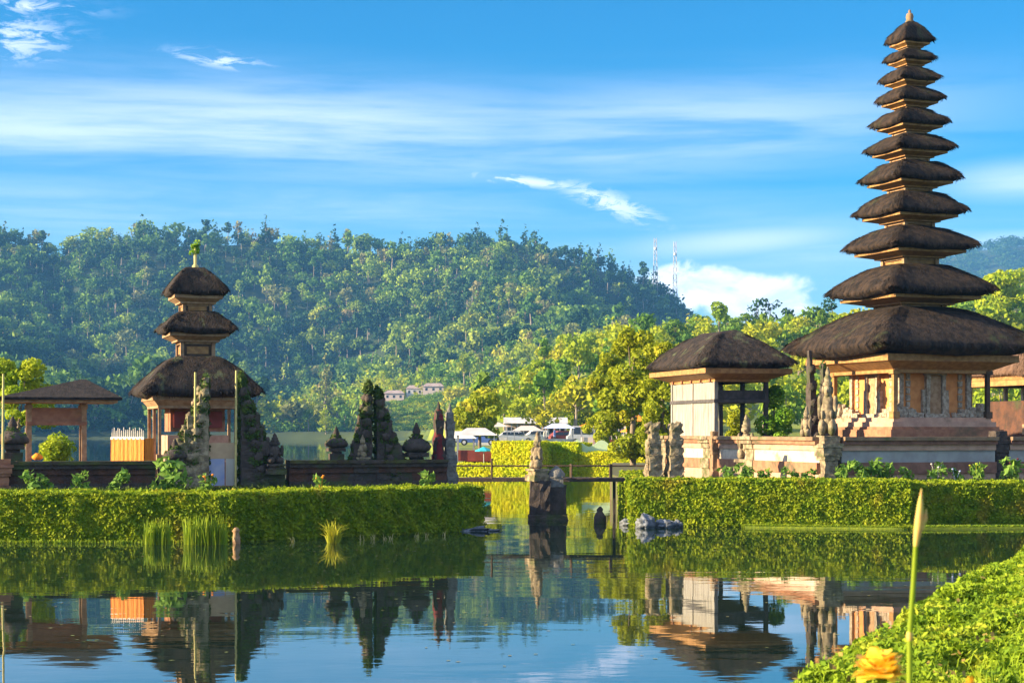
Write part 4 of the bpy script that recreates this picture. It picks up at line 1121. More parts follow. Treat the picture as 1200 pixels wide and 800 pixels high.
# small gate by the bridge: red wrapped and grey
def pillar_gate(px, D, top_y, m_, label, seed, leaves=0, wrap=False):
    p = P(px, 505, D); h = CZ + (HY - top_y) / F * D - 1.0
    r = thing('gate_pillar', label, 'gate pillar', (p.x, D, 1.0), R_(18))
    mb = MB(); z = 0; q = random.Random(seed)
    for i in range(9):
        w = .36 - .022 * i + (.05 if i % 2 else 0); hh = h / 9.3; mb.box((0, 0, z + hh / 2), (w, w, hh - .003)); z += hh
    mb.lathe([(.09, 0), (.05, .1), (.01, .28)], 8, (0, 0, z)); mb.build('shaft', dark_stone if wrap else m_, r, sub=2, rough=.04, rfreq=6)
    if wrap:
        wmb = MB(); wmb.lathe([(.20, h * .30), (.21, h * .36), (.15, h * .5), (.18, h * .62), (.12, h * .72), (.14, h * .84), (.09, h * .98)], 12); wmb.build('cloth', m_, r, rough=.05, rfreq=5)
    return r
pillar_gate(514, 49.8, 478, red_cloth, 'gate pillar wrapped in dark red cloth at the left end of the bridge', 1, wrap=True)
pillar_gate(527, 50.0, 480, grey_stone, 'grey-green stone gate pillar at the left end of the bridge', 2)
# lanterns on the left wall
a_ = wp(8.95); urn('stone_lantern', P(394, 0, 48.9).xy, 1.88, .95, .62, 'small mossy stone lantern on the wall left of the twin-spiked ivy gate', 1)
urn('stone_lantern', P(488, 0, 49.4).xy, 1.6, 1.35, .80, 'leafy stone lantern on the wall between the twin-spiked gate and the bridge', 2)
urn('stone_lantern', P(15, 0, 46.2).xy, 1.9, 1.2, .80, 'mossy stone lantern on the brick pillar at the left edge', 3)
urn('stone_lantern', P(205, 0, 46.9).xy, 1.6, .9, .6, 'tufted stone lantern against the left half of the carved split gate', 4)
statue('guardian_statue', P(322, 0, 47.8).xy, 1.5, 1.15, dark_stone, 'dark stone figure at the right foot of the ivy-covered gate', 6, R_(20), slim=1.1)
statue('guardian_statue', P(425, 0, 48.7).xy, 1.75, .85, carved_tan, 'small pale stone figure at the left foot of the twin-spiked gate', 7, R_(-40), slim=.9)

# gate stairs and door between the ivy gates
def temple_door():
    a = wp(5.8); g = math.atan2(wd.y, wd.x)
    r = thing('temple_door', 'beige and blue-white cloth covered doorway between the two gate halves', 'door', (a.x, a.y + .25, .95), g)
    mb = MB(); mb.bx(-.45, .45, -.03, .03, .98, 1.42); mb.build('valance', beige_cloth, r)
    mb = MB(); mb.bx(-.45, -.02, -.035, .025, .22, .975); mb.build('door_leaf', blue_cloth, r)
    mb = MB(); mb.bx(.02, .45, -.035, .025, .22, .975); mb.build('door_leaf', white_cloth, r)
    mb = MB(); mb.bx(-.52, -.455, -.06, .06, 0, 1.5); mb.bx(.455, .52, -.06, .06, 0, 1.5); mb.build('door_frame', tan_wood, r)
    for i in range(2):
        mb = MB(); mb.bx(-.5, .5, -.75 + .3 * i, -.06, .1 * i, .1 * i + .098); mb.build('step', dark_stone, r)
temple_door()
def pole(px, y0, y1, D, label, rad=.035):
    a, b = P(px, y0, D), P(px + 1, y1, D); h = b.z - 1.0
    r = thing('bamboo_pole', label, 'pole', (a.x, D, 1.0)); mb = MB()
    mb.tube([(0, 0, 0), (.01, 0, h * .5), (.02, 0, h)], [rad, rad * .95, rad * .8], 8); mb.build('stem', bamboo, r)
    mb = MB()
    for i in range(6): mb.lathe([(rad * .9, -.012), (rad * 1.25, 0), (rad * .9, .012)], 8, (.01, 0, h * (i + .6) / 6.4))
    mb.build('joint', bamboo, r)
pole(228, 540, 436, 47.2, 'short yellow bamboo pole at the left side of the gateway')
pole(276, 540, 434, 47.6, 'tall yellow bamboo pole against the ivy-covered gate half')
pole(3, 540, 438, 45.6, 'bamboo pole standing at the left edge')

# golden cloth shrine fence
def gold_fence():
    D = 49.0; a, b = P(137, 505, D), P(190, 505, D)
    r = thing('cloth_fence', 'golden cloth wrapped platform topped with upright white bamboo spikes', 'platform', ((a.x + b.x) / 2, D, 1.0), R_(-32))
    w = b.x - a.x; z0, z1 = CZ + (HY - 537) / F * D - 1, CZ + (HY - 513) / F * D - 1
    n = 26; V, Fc = [], []
    mb = MB()
    for i in range(n):
        x = -w / 2 + w * i / (n - 1); y = -.5 + .035 * math.sin(i * 1.9)
        V += [(x, y, 0.0), (x, y + .01, z1)]
    Fc = [(2 * i, 2 * i + 2, 2 * i + 3, 2 * i + 1) for i in range(n - 1)]
    mb.add(V, Fc, True)
    mb.bx(-w / 2, w / 2, -.45, -.1, 0, z1 - .01); mb.build('gold_cloth', gold_cloth, r)
    mb = MB()
    for i in range(17):
        x = -w / 2 + .04 + (w - .08) * i / 16
        mb.tube([(x, -.47, z1 - .05), (x + .01 * math.sin(i), -.47, z1 + .26 + .05 * math.sin(i * 2.3))], [.018, .012], 5)
    mb.bx(-w / 2, w / 2, -.50, -.46, z1 - .04, z1 + .03); mb.build('spikes', white_cloth, r)
    mb = MB(); mb.blob((-w / 2 - .02, -.2, z0 + .25), (.12, .2, .3), 8, 6, .4); mb.build('white_drape', white_cloth, r)
gold_fence()
o = MB(); o.lathe([(.08, 0), (.15, .04), (.16, .10), (.10, .15), (.05, .19)], 10); o = o.build('offering_basket', orange_cloth, None, P(46, 535, 49.0).xy.to_3d() + Vector((0, -.2, 1.88))); tag(o, 'orange flower offering basket by the left post of the open pavilion', 'offering')

# ------------------------------------------------------------------ bridge and stones in the water
def bridge():
    D = 53.2; x0 = P(528, 0, D).x; x1 = P(764, 0, D).x; L = x1 - x0
    r = thing('footbridge', 'low dark footbridge with a thin handrail linking the two islands', 'bridge', (x0, D, 0))
    mb = MB(); mb.bx(0, L, -.45, .45, 1.20, 1.255); mb.build('deck', dark_wood, r)
    mb = MB(); mb.bx(0, L, -.50, -.455, 1.14, 1.23); mb.bx(0, L, .455, .50, 1.14, 1.23); mb.build('side_beam', dark_stone, r)
    for s in (-1, 1):
        mb = MB(); mb.tube([(0, s * .45, 1.62), (L, s * .45, 1.62)], .018, 6); mb.build('handrail', dark_wood, r)
    for i, x in enumerate(np.linspace(.05, L - .05, 6)):
        for s in (-1, 1):
            mb = MB(); mb.tube([(x, s * .45, 1.2), (x, s * .45, 1.68 if i != 1 else 1.85)], .028, 6); mb.build('rail_post', dark_wood, r)
    for x in (5.1,):
        mb = MB(); mb.box((x, 0, .1), (.08, .3, 2.1)); mb.build('pile', dark_stone, r)
bridge()
def water_column():
    D = 52.2; p = P(642, 0, D)
    r = thing('stone_plinth', 'dark square stone pedestal rising from the water before the footbridge', 'pedestal', (p.x, D, 0))
    mb = MB(); mb.box((-.24, 0, .55), (.62, .6, 1.3)); mb.box((.28, .1, .48), (.56, .6, 1.14)); mb.box((0, 0, .0), (1.18, .85, .3)); mb.box((.0, 0, -.5), (1.2, .9, 1.0)); mb.build('block', dark_stone, r, sub=3, rough=.05, rfreq=4)
    statue('dragon_statue', (P(630, 0, D).x, D), 1.18, 1.52, carved_tan, 'tall carved dragon statue on the stone pedestal in the water', 8, R_(-60), slim=.85)
    q = thing('stone_block', 'dark rounded stone block beside the dragon statue in the water', 'stone', (P(652, 0, D).x, D, 1.0))
    mb = MB(); mb.box((0, 0, .16), (.42, .42, .34)); mb.lathe([(.26, 0), (.25, .10), (.15, .24), (.04, .34)], 10, (0, 0, .30)); mb.build('cap', grey_stone, q, sub=1, rough=.03, rfreq=6)
water_column()
# twin gate stones at the right end
for px, lab, sd_, yt in ((766, 'left of the twin carved gate stones at the right end of the footbridge', 11, 494), (790, 'right of the twin carved gate stones, with a curl at its top', 12, 494)):
    D = 52.6; p = P(px, 0, D); h = CZ + (HY - yt) / F * D - 1.0
    r = thing('gate_stone', lab, 'gate stone', (p.x, D, 1.0), R_(15))
    mb = MB(); z = 0
    for i in range(8):
        w = .46 - .030 * i + (.05 if i % 2 else 0); hh = h / 8.2; mb.box((0, 0, z + hh / 2), (w, w * 1.1, hh - .003)); z += hh
    mb.build('shaft', carved_tan, r, sub=2, rough=.07, rfreq=5)
    mb = MB()
    s = 1 if sd_ == 12 else -1
    mb.tube([(0, 0, z - .2), (s * .12, 0, z - .02), (s * .22, 0, z - .08), (s * .24, 0, z - .25), (s * .16, 0, z - .32)], [.10, .10, .09, .08, .04], 8)
    for i in range(5): mb.blob((s * (.22 - .01 * i), -.1, .25 + i * .28), (.09, .1, .13), 8, 6, .7, 3, i + sd_)
    mb.build('carving', carved_tan, r, rough=.03, rfreq=8)
def rock(loc, s, label, m_=rock_m, seed=0, group=None, name='rock', cat='rock'):
    mb = MB(); mb.blob((0, 0, 0), s, 22, 16, .8, 2.2, seed); o = mb.build(name, m_, None, loc, rough=.02, rfreq=6); return tag(o, label, cat, group)
rock((P(757, 0, 47.6).x, 47.6, .08), (.25, .22, .26), 'large pale blue-grey rock at the foot of the shaded hedge', seed=1, group='pale rocks at the waterline')
rock((P(779, 0, 47.7).x, 47.7, .05), (.27, .2, .18), 'pale grey rock at the waterline, middle one of three', seed=2, group='pale rocks at the waterline')
rock((P(793, 0, 47.9).x, 47.9, .03), (.17, .16, .16), 'small pale rock at the waterline, rightmost of three', seed=3, group='pale rocks at the waterline')
rock((P(737, 0, 49.0).x, 49.0, .05), (.22, .2, .13), 'flat tan rock between the dark stone and the pale rocks', seed=4)
rock((P(552, 0, 46.2).x, 46.2, .0), (.62, .22, .10), 'flat pale stone slab at the right end of the long hedge', seed=5)
mb = MB(); mb.lathe([(.15, -.4), (.19, 0), (.18, .18), (.11, .30), (.08, .34), (.10, .40), (.03, .48)], 12); o = mb.build('mooring_stone', dark_stone, None, (P(703, 0, 50.2).x, 50.2, 0), rough=.03, rfreq=6); tag(o, 'dark upright stone standing in the water right of the pedestal', 'stone')
mb = MB(); mb.lathe([(.08, -.4), (.085, .14), (.07, .27), (.10, .31), (.05, .38)], 9); o = mb.build('wooden_stump', tan_wood, None, (P(277, 0, 41.0).x, 41.0, 0), rough=.02, rfreq=8); tag(o, 'small sunlit wooden stump at the corner of the long hedge', 'stump')

# grass lips along the waterline
def tufts(name, pts, n, h, m_, label, spread=.12, w=.018, lean=.25, group=None, cat='reeds', kind=None):
    rng = np.random.default_rng(int(n + pts[0][0] * 10 + 500)); Q = []
    for k in range(n):
        c = pts[rng.integers(len(pts))]; a = rng.random() * 6.28; rr = spread * rng.random() ** .5
        b = np.array([c[0] + rr * math.cos(a), c[1] + rr * math.sin(a) * .5, c[2]]); hh = h * rng.uniform(.5, 1.1)
        d = np.array([rng.normal(0, lean), rng.normal(0, lean * .6), 0]); s = np.array([math.cos(a), math.sin(a), 0]) * w
        p0, p1, p2 = b, b + d * hh * .35 + np.array([0, 0, hh * .6]), b + d * hh + np.array([0, 0, hh * (1 - .3 * np.hypot(*d[:2]))])
        Q.append([p0 - s, p0 + s, p1 + s * .8, p1 - s * .8]); Q.append([p1 - s * .8, p1 + s * .8, p2 + s * .1, p2 - s * .1])
    o = link_mesh(name, quads_mesh(name, np.array(Q)), m_); tag(o, label, cat, group, kind); return o
tufts('reed_clump', [(P(px, 0, 40.7).x, 40.7, -.05) for px in (178, 186, 192)], 130, .68, reed_leaf, 'upright green reeds in the water before the hedge, left clump of two', .2, lean=.12)
tufts('reed_clump', [(P(px, 0, 40.6).x, 40.6, -.05) for px in (226, 236, 246, 256)], 240, .76, reed_leaf, 'taller green reeds in the water before the hedge, right clump of two', .2, lean=.12)
tufts('reed_clump', [(P(390, 0, 41.2).x, 41.2, -.05)], 110, .62, yreed_leaf, 'yellow star-shaped reed clump in the water before the shaded hedge', .12, lean=.42)
for k, px in enumerate((424, 428, 452, 458, 488, 500, 520)):
    pass
tufts('water_sprouts', [(P(px, 0, d).x, d, -.03) for px, d in ((344, 41.6), (424, 42.3), (437, 42.4), (452, 42.7), (458, 42.7), (488, 43.4), (500, 43.6), (520, 44))], 60, .20, bamboo, 'thin dry sprouts poking out of the water along the shaded hedge', .06, .008, .4, kind='stuff', cat='grass')
lip = [(x, 47.0 - .06 * (x - 11) if x > 11 else 48.35 - .183 * (x - 4.2) - .12, 0) for x in np.linspace(7.0, 23, 260)]
lip = [(x, (48.6 - (x - 3.35) * .183 - .25) if x < 11 else 47.05 + (x - 11) * .11, 0.0) for x in np.linspace(6.5, 23, 330)]
tufts('grass_edge', lip, 9000, .13, reed_leaf, 'thin strip of short grass along the waterline of the right island', .10, .012, .5, kind='stuff', cat='grass')
lm = MB()
for a, b in zip(lip[::10][:-1], lip[::10][1:]):
    lm.add([(a[0], a[1] - .1, -.3), (b[0], b[1] - .1, -.3), (b[0], b[1] - .1, .05), (a[0], a[1] - .1, .05), (b[0], b[1] + 1.4, .06), (a[0], a[1] + 1.4, .06)], [(0, 1, 2, 3), (3, 2, 4, 5)])
o = lm.build('bank', mat('bank_grass', (0.24, 0.30, 0.02), (0.14, 0.20, 0.02), 9, .95, .02, 30)); o['kind'] = 'structure'
tufts('grass_edge', [(x, 41.15 + .0 * x, 0.0) for x in np.linspace(-13, -7, 60)] , 500, .12, reed_leaf, 'sparse short grass at the waterline below the long hedge', .10, .010, .5, kind='stuff', cat='grass')

# ------------------------------------------------------------------ small garden plants
def plant(px, D, z0, h, label, seed, m_=plant_leaf, flower=None, wide=.9):
    rng = np.random.default_rng(seed); r = thing('garden_plant', label, 'plant', (P(px, 0, D).x, D, z0), 0, 'small plants in front of the walls')
    w = h * .42
    lob = [((w * math.cos(a) * .6, w * math.sin(a) * .4, h * z), (w * .62, w * .5, h * .22)) for a, z in zip(rng.random(5) * 6.28, (.2, .35, .5, .65, .8))]
    Pp, Nn = lobe_points(lob, 110, rng, .5)
    Q = leaf_quads(Pp, Nn, h * .15, .9, 2.1, rng)
    link_mesh('leaves', quads_mesh('leaves', Q), m_, r)
    if flower is not None:
        mb = MB()
        for k in range(3):
            a = k * 2.1 + seed; x, y = .25 * h * math.cos(a), .25 * h * math.sin(a)
            mb.tube([(0, 0, 0), (x * .6, y * .6, h * .6), (x, y, h * (.79 + .07 * k))], .006, 5)
            mb.blob((x, y, h * (.80 + .07 * k)), (.032, .032, .026), 8, 6, .6, 3, k)
        mb.build('flower', flower, r)
pl = [(850, 50.2, .45, 'leafy plant with pale tips under the granary wall'), (872, 50.0, .5, 'dark-centred leafy plant below the slim statue'), (896, 50.0, .4, 'low leafy plant in the shadowed part of the pink wall'),
      (925, 49.6, .42, 'low leafy plant under the cream band of the pink wall'), (948, 49.6, .40, 'low leafy plant just left of the carved corner pillar'), (992, 49.8, .56, 'bright leafy plant just right of the carved corner pillar'),
      (1008, 49.9, .50, 'bright broad-leaved plant, second to the right of the corner pillar'), (1022, 50.0, .62, 'tallest of the bright plants below the tower shrine wall'), (1040, 50.1, .52, 'bright plant below the shrine wall, right of the tallest one'),
      (1062, 50.2, .40, 'shaded low plant under the door of the tower shrine'), (1098, 50.4, .50, 'small plant with white flowers below the tower shrine'), (1120, 50.5, .38, 'small plant with blue flowers below the tower shrine'),
      (1143, 50.6, .50, 'small plant with pale yellow flowers below the tower shrine'), (1185, 50.8, .62, 'leafy plant with a red flower at the right edge'),
      (40, 44.0, .50, 'pale leafed sprout below the open pavilion'), (56, 44.0, .34, 'short sprout below the open pavilion, right of the pale one'), (96, 44.2, .48, 'pale leafed sprout under the dark wall between pavilion and gold cloth'),
      (138, 44.4, .50, 'tall sprout below the gold cloth platform'), (196, 44.6, .75, 'tall leafy stem before the left half of the split gate'), (212, 44.6, .5, 'leafy sprout before the gateway, right of the tall stem'),
      (243, 44.6, .42, 'sprout with an orange flower head before the gateway steps'), (376, 46.2, .36, 'sprout with an orange flower below the stone lantern wall'), (500, 48.2, .42, 'pale leafed plant before the red wrapped pillar')]
for i, (px, D, h, lab) in enumerate(pl):
    fl = None
    if 'orange' in lab: fl = orange_cloth
    if 'white flowers' in lab: fl = white_paint
    if 'blue' in lab: fl = blue_cloth
    if 'yellow flowers' in lab: fl = yreed_leaf
    if 'red flower' in lab: fl = red_cloth
    plant(px, D, 1.0 + (.12 if D > 49 else .05), h * 1.3, lab, i + 1, flower=fl)
tufts('ground_cover', [(x, 49.6 + .12 * (x - 6), 1.0) for x in np.linspace(5, 22, 200)], 7000, .34, leafmat('border_leaf', (0.10, 0.17, 0.03), (0.05, 0.09, 0.02), (0.20, 0.22, 0.04), 4, .25), 'mixed leafy border plants between hedge and temple wall', .35, .03, .6, kind='stuff', cat='ground cover')
tufts('ground_cover', [(wp(t).x + .3, wp(t).y - .9, 1.0) for t in np.linspace(-2, 12, 160)], 3500, .24, ivy_leaf, 'dark low border plants between the long hedge and the dark wall', .30, .03, .6, kind='stuff', cat='ground cover')

# ------------------------------------------------------------------ far bank: stalls, cars, people
def stall(px, D, w, d, h, roofm, wallm, label, z0=None):
    p = P(px, 0, D); z = float(terrain(p.x, D)) if z0 is None else z0
    r = thing('market_stall', label, 'stall', (p.x, D, z))
    mb = MB(); mb.add([(-w / 2 - .2, -d / 2 - .2, h), (w / 2 + .2, -d / 2 - .2, h), (w / 2 + .2, d / 2 + .2, h), (-w / 2 - .2, d / 2 + .2, h), (-w / 4, 0, h + .45), (w / 4, 0, h + .45)], [(0, 1, 5, 4), (1, 2, 5), (2, 3, 4, 5), (3, 0, 4), (0, 3, 2, 1)])
    mb.build('canopy', roofm, r)
    mb = MB(); mb.bx(-w / 2, w / 2, -d / 2 + .02, d / 2, 0, h * .42); mb.build('counter', wallm, r)
    for sx in (-1, 1):
        for sy in (-1, 1):
            mb = MB(); mb.box((sx * w / 2, sy * d / 2 - (.06 if sy < 0 else 0), h / 2), (.07, .07, h)); mb.build('post', grey_metal, r)
def parasol(px, py, D, R0, m_, label):
    p = P(px, py, D); z0 = float(terrain(p.x, D)); r = thing('parasol', label, 'parasol', (p.x, D, z0), .3); h = p.z - z0
    mb = MB(); mb.tube([(0, 0, 0), (0, 0, h)], .03, 6); mb.build('pole', grey_metal, r)
    mb = MB(); n = 8
    V = [(0, 0, h)] + [(R0 * math.cos(k * 2 * math.pi / n), R0 * math.sin(k * 2 * math.pi / n), h - R0 * .42) for k in range(n)] + [(R0 * math.cos(k * 2 * math.pi / n), R0 * math.sin(k * 2 * math.pi / n), h - R0 * .52) for k in range(n)]
    mb.add(V, [(0, 1 + k, 1 + (k + 1) % n) for k in range(n)] + [(1 + k, 9 + k, 9 + (k + 1) % n, 1 + (k + 1) % n) for k in range(n)]); mb.build('canopy', m_, r)
def car(px, D, m_, label, van=False, rz=0.1):
    p = P(px, 0, D); r = thing('parked_van' if van else 'parked_car', label, 'van' if van else 'car', (p.x, D, float(terrain(p.x, D)) + .02), rz)
    L, Wd, H = (4.6, 1.8, 1.95) if van else (4.2, 1.7, 1.42)
    pr = [(-L / 2, .3), (-L / 2, .85), (-L * .44, 1.0), (-L * .40, H - .1), (-L * .33, H), (L * .22, H), (L * .33, 1.02), (L * .47, .88), (L / 2, .6), (L / 2, .3)] if van else \
         [(-L / 2, .28), (-L / 2, .80), (-L * .42, .92), (-L * .28, H - .05), (-L * .20, H), (L * .10, H), (L * .25, .95), (L * .46, .82), (L / 2, .6), (L / 2, .28)]
    n = len(pr); mb = MB(); tw = lambda z: Wd / 2 * (1 - .16 * max(0, z - .9) / (H - .9))
    mb.add([(x, -tw(z), z) for x, z in pr] + [(x, tw(z), z) for x, z in pr], [tuple(range(n)), tuple(range(2 * n - 1, n - 1, -1))] + [(i, i + n, (i + 1) % n + n, (i + 1) % n) for i in range(n)])
    mb.build('body', m_, r)
    for s in (-1, 1):
        for (xa, xb) in ((-L * .36, -L * .16), (-L * .14, L * .05), (L * .07, L * .19)):
            mb = MB(); zb, zt = (1.08 if van else .95), H - .16
            mb.add([(xa, s * (tw(zb) + .006), zb), (xb + .1, s * (tw(zb) + .006), zb), (xb, s * (tw(zt) + .006), zt), (xa + .03, s * (tw(zt) + .006), zt)], [(0, 1, 2, 3)])
            mb.build('window', glass_dark, r)
    for sx in (-1, 1):
        for sy in (-1, 1):
            mb = MB(); mb.tube([(sx * L * .32, sy * (Wd / 2 - .2), .31), (sx * L * .32, sy * (Wd / 2 + .01), .31)], .31, 14); w = mb.build('wheel', tyre, r)
            mb = MB(); mb.tube([(sx * L * .32, sy * (Wd / 2 + .011), .31), (sx * L * .32, sy * (Wd / 2 + .025), .31)], .17, 10); mb.build('rim', silver, w)
stall(558, 103, 2.2, 1.6, 1.55, white_paint, red_paint, 'white-canopied stall with a dark red counter on the far bank', z0=.9)
stall(540, 106, 1.6, 1.5, 1.35, white_cloth, beige_cloth, 'cream-canopied stall left of the one with the red counter', z0=.9)
parasol(567, 523, 101.5, .55, turq_cloth, 'small turquoise parasol before the white-canopied stall')
parasol(731, 490, 150, 1.2, white_cloth, 'white parasol on the far bank left of the orange ones')
parasol(748, 486, 146, 1.3, orange_cloth, 'orange parasol beside the twin gate stones, larger of two')
parasol(738, 500, 138, .8, orange_cloth, 'small low orange parasol under the white parasol')
def market_hall():
    D = 215; a, b = P(590, 0, D), P(665, 0, D); z = float(terrain(a.x, D)); w = b.x - a.x
    r = thing('market_hall', 'long market hall with a white roof across the water', 'building', ((a.x + b.x) / 2, D, z))
    mb = MB(); mb.add([(-w / 2, -2, 2.0), (w / 2, -2, 2.0), (w / 2, 2, 2.0), (-w / 2, 2, 2.0), (-w / 2, 0, 2.75), (w / 2, 0, 2.75)], [(0, 1, 5, 4), (2, 3, 4, 5), (1, 2, 5), (3, 0, 4), (0, 3, 2, 1)]); mb.build('roof', white_paint, r)
    mb = MB(); mb.bx(-w / 2 + .2, w / 2 - .2, .5, 1.6, 0, 1.99); mb.build('wall', wall_pale, r)
    for i in range(11): mb = MB(); mb.box((-w / 2 + .25 + (w - .5) * i / 10, -1.7, 1.0), (.14, .14, 2.0)); mb.build('post', grey_metal, r)
    for i in range(7): mb = MB(); mb.box((-w / 2 + .8 + (w - 1.6) * i / 6, .47, 1.0), (.7, .05, 1.1)); mb.build('opening', glass_dark, r)
market_hall()
car(604, 190, silver, 'silver car parked before the white-roofed market hall', rz=.1)
car(664, 186, red_paint, 'dark red car parked right of the white-roofed market hall', rz=.3)
car(690, 178, silver, 'silver van parked right of the dark red car', van=True, rz=.05)
car(722, 182, wall_pale, 'pale pink van parked left of the orange parasols', van=True, rz=-.1)
car(560, 170, blue_paint, 'blue car parked under the round-headed yellow tree', rz=0)
def person(px, D, cloth, legs, label, rz=0.0, walk=.12):
    p = P(px, 0, D); r = thing('person', label, 'person', (p.x, D, float(terrain(p.x, D))), rz)
    me = bpy.data.meshes.new('body')
    V = [(0, 0, .92), (0, 0, 1.2), (0, 0, 1.42), (0, 0, 1.52), (0, -.01, 1.64), (.19, 0, 1.38), (.24, .02, 1.12), (.22, -.08, .88), (-.19, 0, 1.38), (-.24, .02, 1.12), (-.22, -.08, .88),
         (.10, 0, .86), (.12, -walk, .48), (.12, -walk * .4, .06), (.12, -walk * .4 - .15, .03), (-.10, 0, .86), (-.12, walk * .3, .48), (-.12, walk, .06), (-.12, walk - .15, .03)]
    E = [(0, 1), (1, 2), (2, 3), (3, 4), (2, 5), (5, 6), (6, 7), (2, 8), (8, 9), (9, 10), (0, 11), (11, 12), (12, 13), (13, 14), (0, 15), (15, 16), (16, 17), (17, 18)]
    me.from_pydata(V, E, []); o = bpy.data.objects.new('body', me); COL.objects.link(o); o.parent = r; me.materials.append(cloth)
    sk = o.modifiers.new('skin', 'SKIN'); rad = [.14, .13, .12, .055, .105, .055, .045, .035, .055, .045, .035, .085, .06, .04, .035, .085, .06, .04, .035]
    for v, q in zip(me.skin_vertices[0].data, rad): v.radius = (q, q)
    me.skin_vertices[0].data[0].use_root = True
    o.modifiers.new('sub', 'SUBSURF').levels = 1
    mb = MB(); mb.blob((0, .02, 1.70), (.105, .12, .09), 8, 6); mb.build('hair', glass_dark, r)
    mb = MB(); mb.blob((0, -.02, 1.64), (.095, .11, .11), 8, 6); mb.build('head', skin_m, r)
    for s in (-1, 1):
        mb = MB(); y = -walk if s > 0 else walk * .3; y2 = -walk * .4 if s > 0 else walk
        mb.tube([(s * .10, 0, .88), (s * .12, y, .48), (s * .12, y2, .08)], [.11, .08, .065], 8); mb.build('trouser_leg', legs, r)
ppl = [(640, 165, white_cloth, glass_dark, 'person in a white shirt standing behind the stone column'), (650, 168, blue_paint, glass_dark, 'person in blue walking right of the white-shirted one'),
       (705, 160, wall_pale, blue_paint, 'person in pale pink between the vans'), (714, 158, red_paint, glass_dark, 'person in dark red under the slim bright tree'),
       (742, 140, white_cloth, blue_paint, 'person in white under the orange parasols'), (752, 138, glass_dark, red_paint, 'person in black beside the twin gate stones'), (583, 160, white_cloth, glass_dark, 'person in white left of the yellow hedges')]
for i, (px, D, c, l, lab) in enumerate(ppl): person(px, D, c, l, lab, rz=i * 1.3)
stall(700, 172, 3.2, 2.0, 1.9, orange_cloth, wall_pale, 'orange-canopied stall between the vans on the far bank')
stall(618, 158, 2.4, 2.0, 1.5, wall_pale, blue_paint, 'cream-canopied stall with a blue counter before the market hall')
stall(655, 160, 2.6, 1.8, 1.7, blue_cloth, white_paint, 'pale blue canopied stall right of the market hall')
stall(575, 176, 3.4, 2.0, 1.9, wall_pale, white_paint, 'pink-canopied stall left of the market hall')
stall(712, 140, 2.2, 1.6, 1.7, wall_pale, red_paint, 'small pink-canopied stall beside the slim bright tree')
car(635, 196, white_paint, 'white car parked under the market hall roof', rz=.2)
car(548, 196, wall_pale, 'cream car parked at the left end of the far bank', rz=.1)
def wavy_wall():
    D = 99.6; a, b = P(675, 0, D), P(757, 0, D); w = b.x - a.x
    r = thing('wavy_wall', 'pale mint garden wall with a wavy top on the far bank', 'wall', (a.x, D, 1.0))
    n = 40; mb = MB(); V = []
    for i in range(n):
        f = i / (n - 1); t = 1.02 + .20 * math.cos(f * 5.4 * math.pi) - .12 * f
        V += [(f * w, -.08, 0), (f * w, -.08, t), (f * w, .08, t), (f * w, .08, 0)]
    mb.add(V, [(4 * i + k, 4 * i + 4 + k, 4 * i + 4 + (k + 1) % 4, 4 * i + (k + 1) % 4) for i in range(n - 1) for k in range(3)]); mb.build('panel', mat('mint_paint', (0.55, 0.68, 0.42), None, rough=.7), r)
wavy_wall()
for k, (px, D, w, h, lab) in enumerate([(462, HOUSE_Y, 8.5, 3.6, 'pale pink house on the lakeside, left one of three'), (486, HOUSE_Y + 3, 7.0, 3.8, 'white house on the lakeside, middle one of three'), (508, HOUSE_Y - 2, 9.0, 3.4, 'grey roofed house on the lakeside, right one of three')]):
    p = P(px, 463, D); r = thing('lakeside_house', lab, 'house', (p.x, D, float(terrain(p.x, D)) - 1)); H0 = 2.2
    mb = MB(); mb.bx(-w / 2, w / 2, -2, 2, 0, H0 + h * .55); mb.build('wall', wall_pale if k != 1 else white_paint, r)
    mb = MB(); z = H0 + h * .55; mb.add([(-w / 2 - .4, -2.4, z), (w / 2 + .4, -2.4, z), (w / 2 + .4, 2.4, z), (-w / 2 - .4, 2.4, z), (-w / 3, 0, z + 1.5), (w / 3, 0, z + 1.5)], [(0, 1, 5, 4), (1, 2, 5), (2, 3, 4, 5), (3, 0, 4), (0, 3, 2, 1)]); mb.build('roof', tile_roof, r)
    for i in range(3): mb = MB(); mb.box((-w / 3 + i * w / 3, -2.02, H0 + .7), (.9, .06, 1.1)); mb.build('window', glass_dark, r)
# masts on the hill
for px, yt, lab in ((768, 279, 'lattice radio mast on the hill shoulder, left one'), (791, 283, 'taller lattice radio mast on the hill shoulder, right one')):
    D = 1200; p = P(px, yt, D); z0 = float(terrain(p.x, D)); h = p.z - z0
    r = thing('radio_mast', lab, 'mast', (p.x, D, z0)); mb = MB(); mb2 = MB(); s = 1.6
    for sx in (-1, 1):
        for sy in (-1, 1): mb.tube([(sx * s, sy * s, 0), (sx * s * .5, sy * s * .5, h)], .15, 4)
    for i in range(10):
        f0, f1 = i / 10, (i + 1) / 10; a0, a1 = s * (1 - .5 * f0), s * (1 - .5 * f1)
        for (x0, y0, x1, y1) in ((-1, -1, 1, -1), (1, -1, 1, 1), (1, 1, -1, 1), (-1, 1, -1, -1)): mb2.tube([(x0 * a0, y0 * a0, h * f0), (x1 * a1, y1 * a1, h * f1)], .13, 4)
    mb.build('leg', grey_metal, r); mb2.build('brace', grey_metal, r)
    mb = MB(); mb.lathe([(1.1, 0), (1.1, 1.6)], 8, (0, -1.2, h * .8)); mb.build('antenna', white_paint, r)

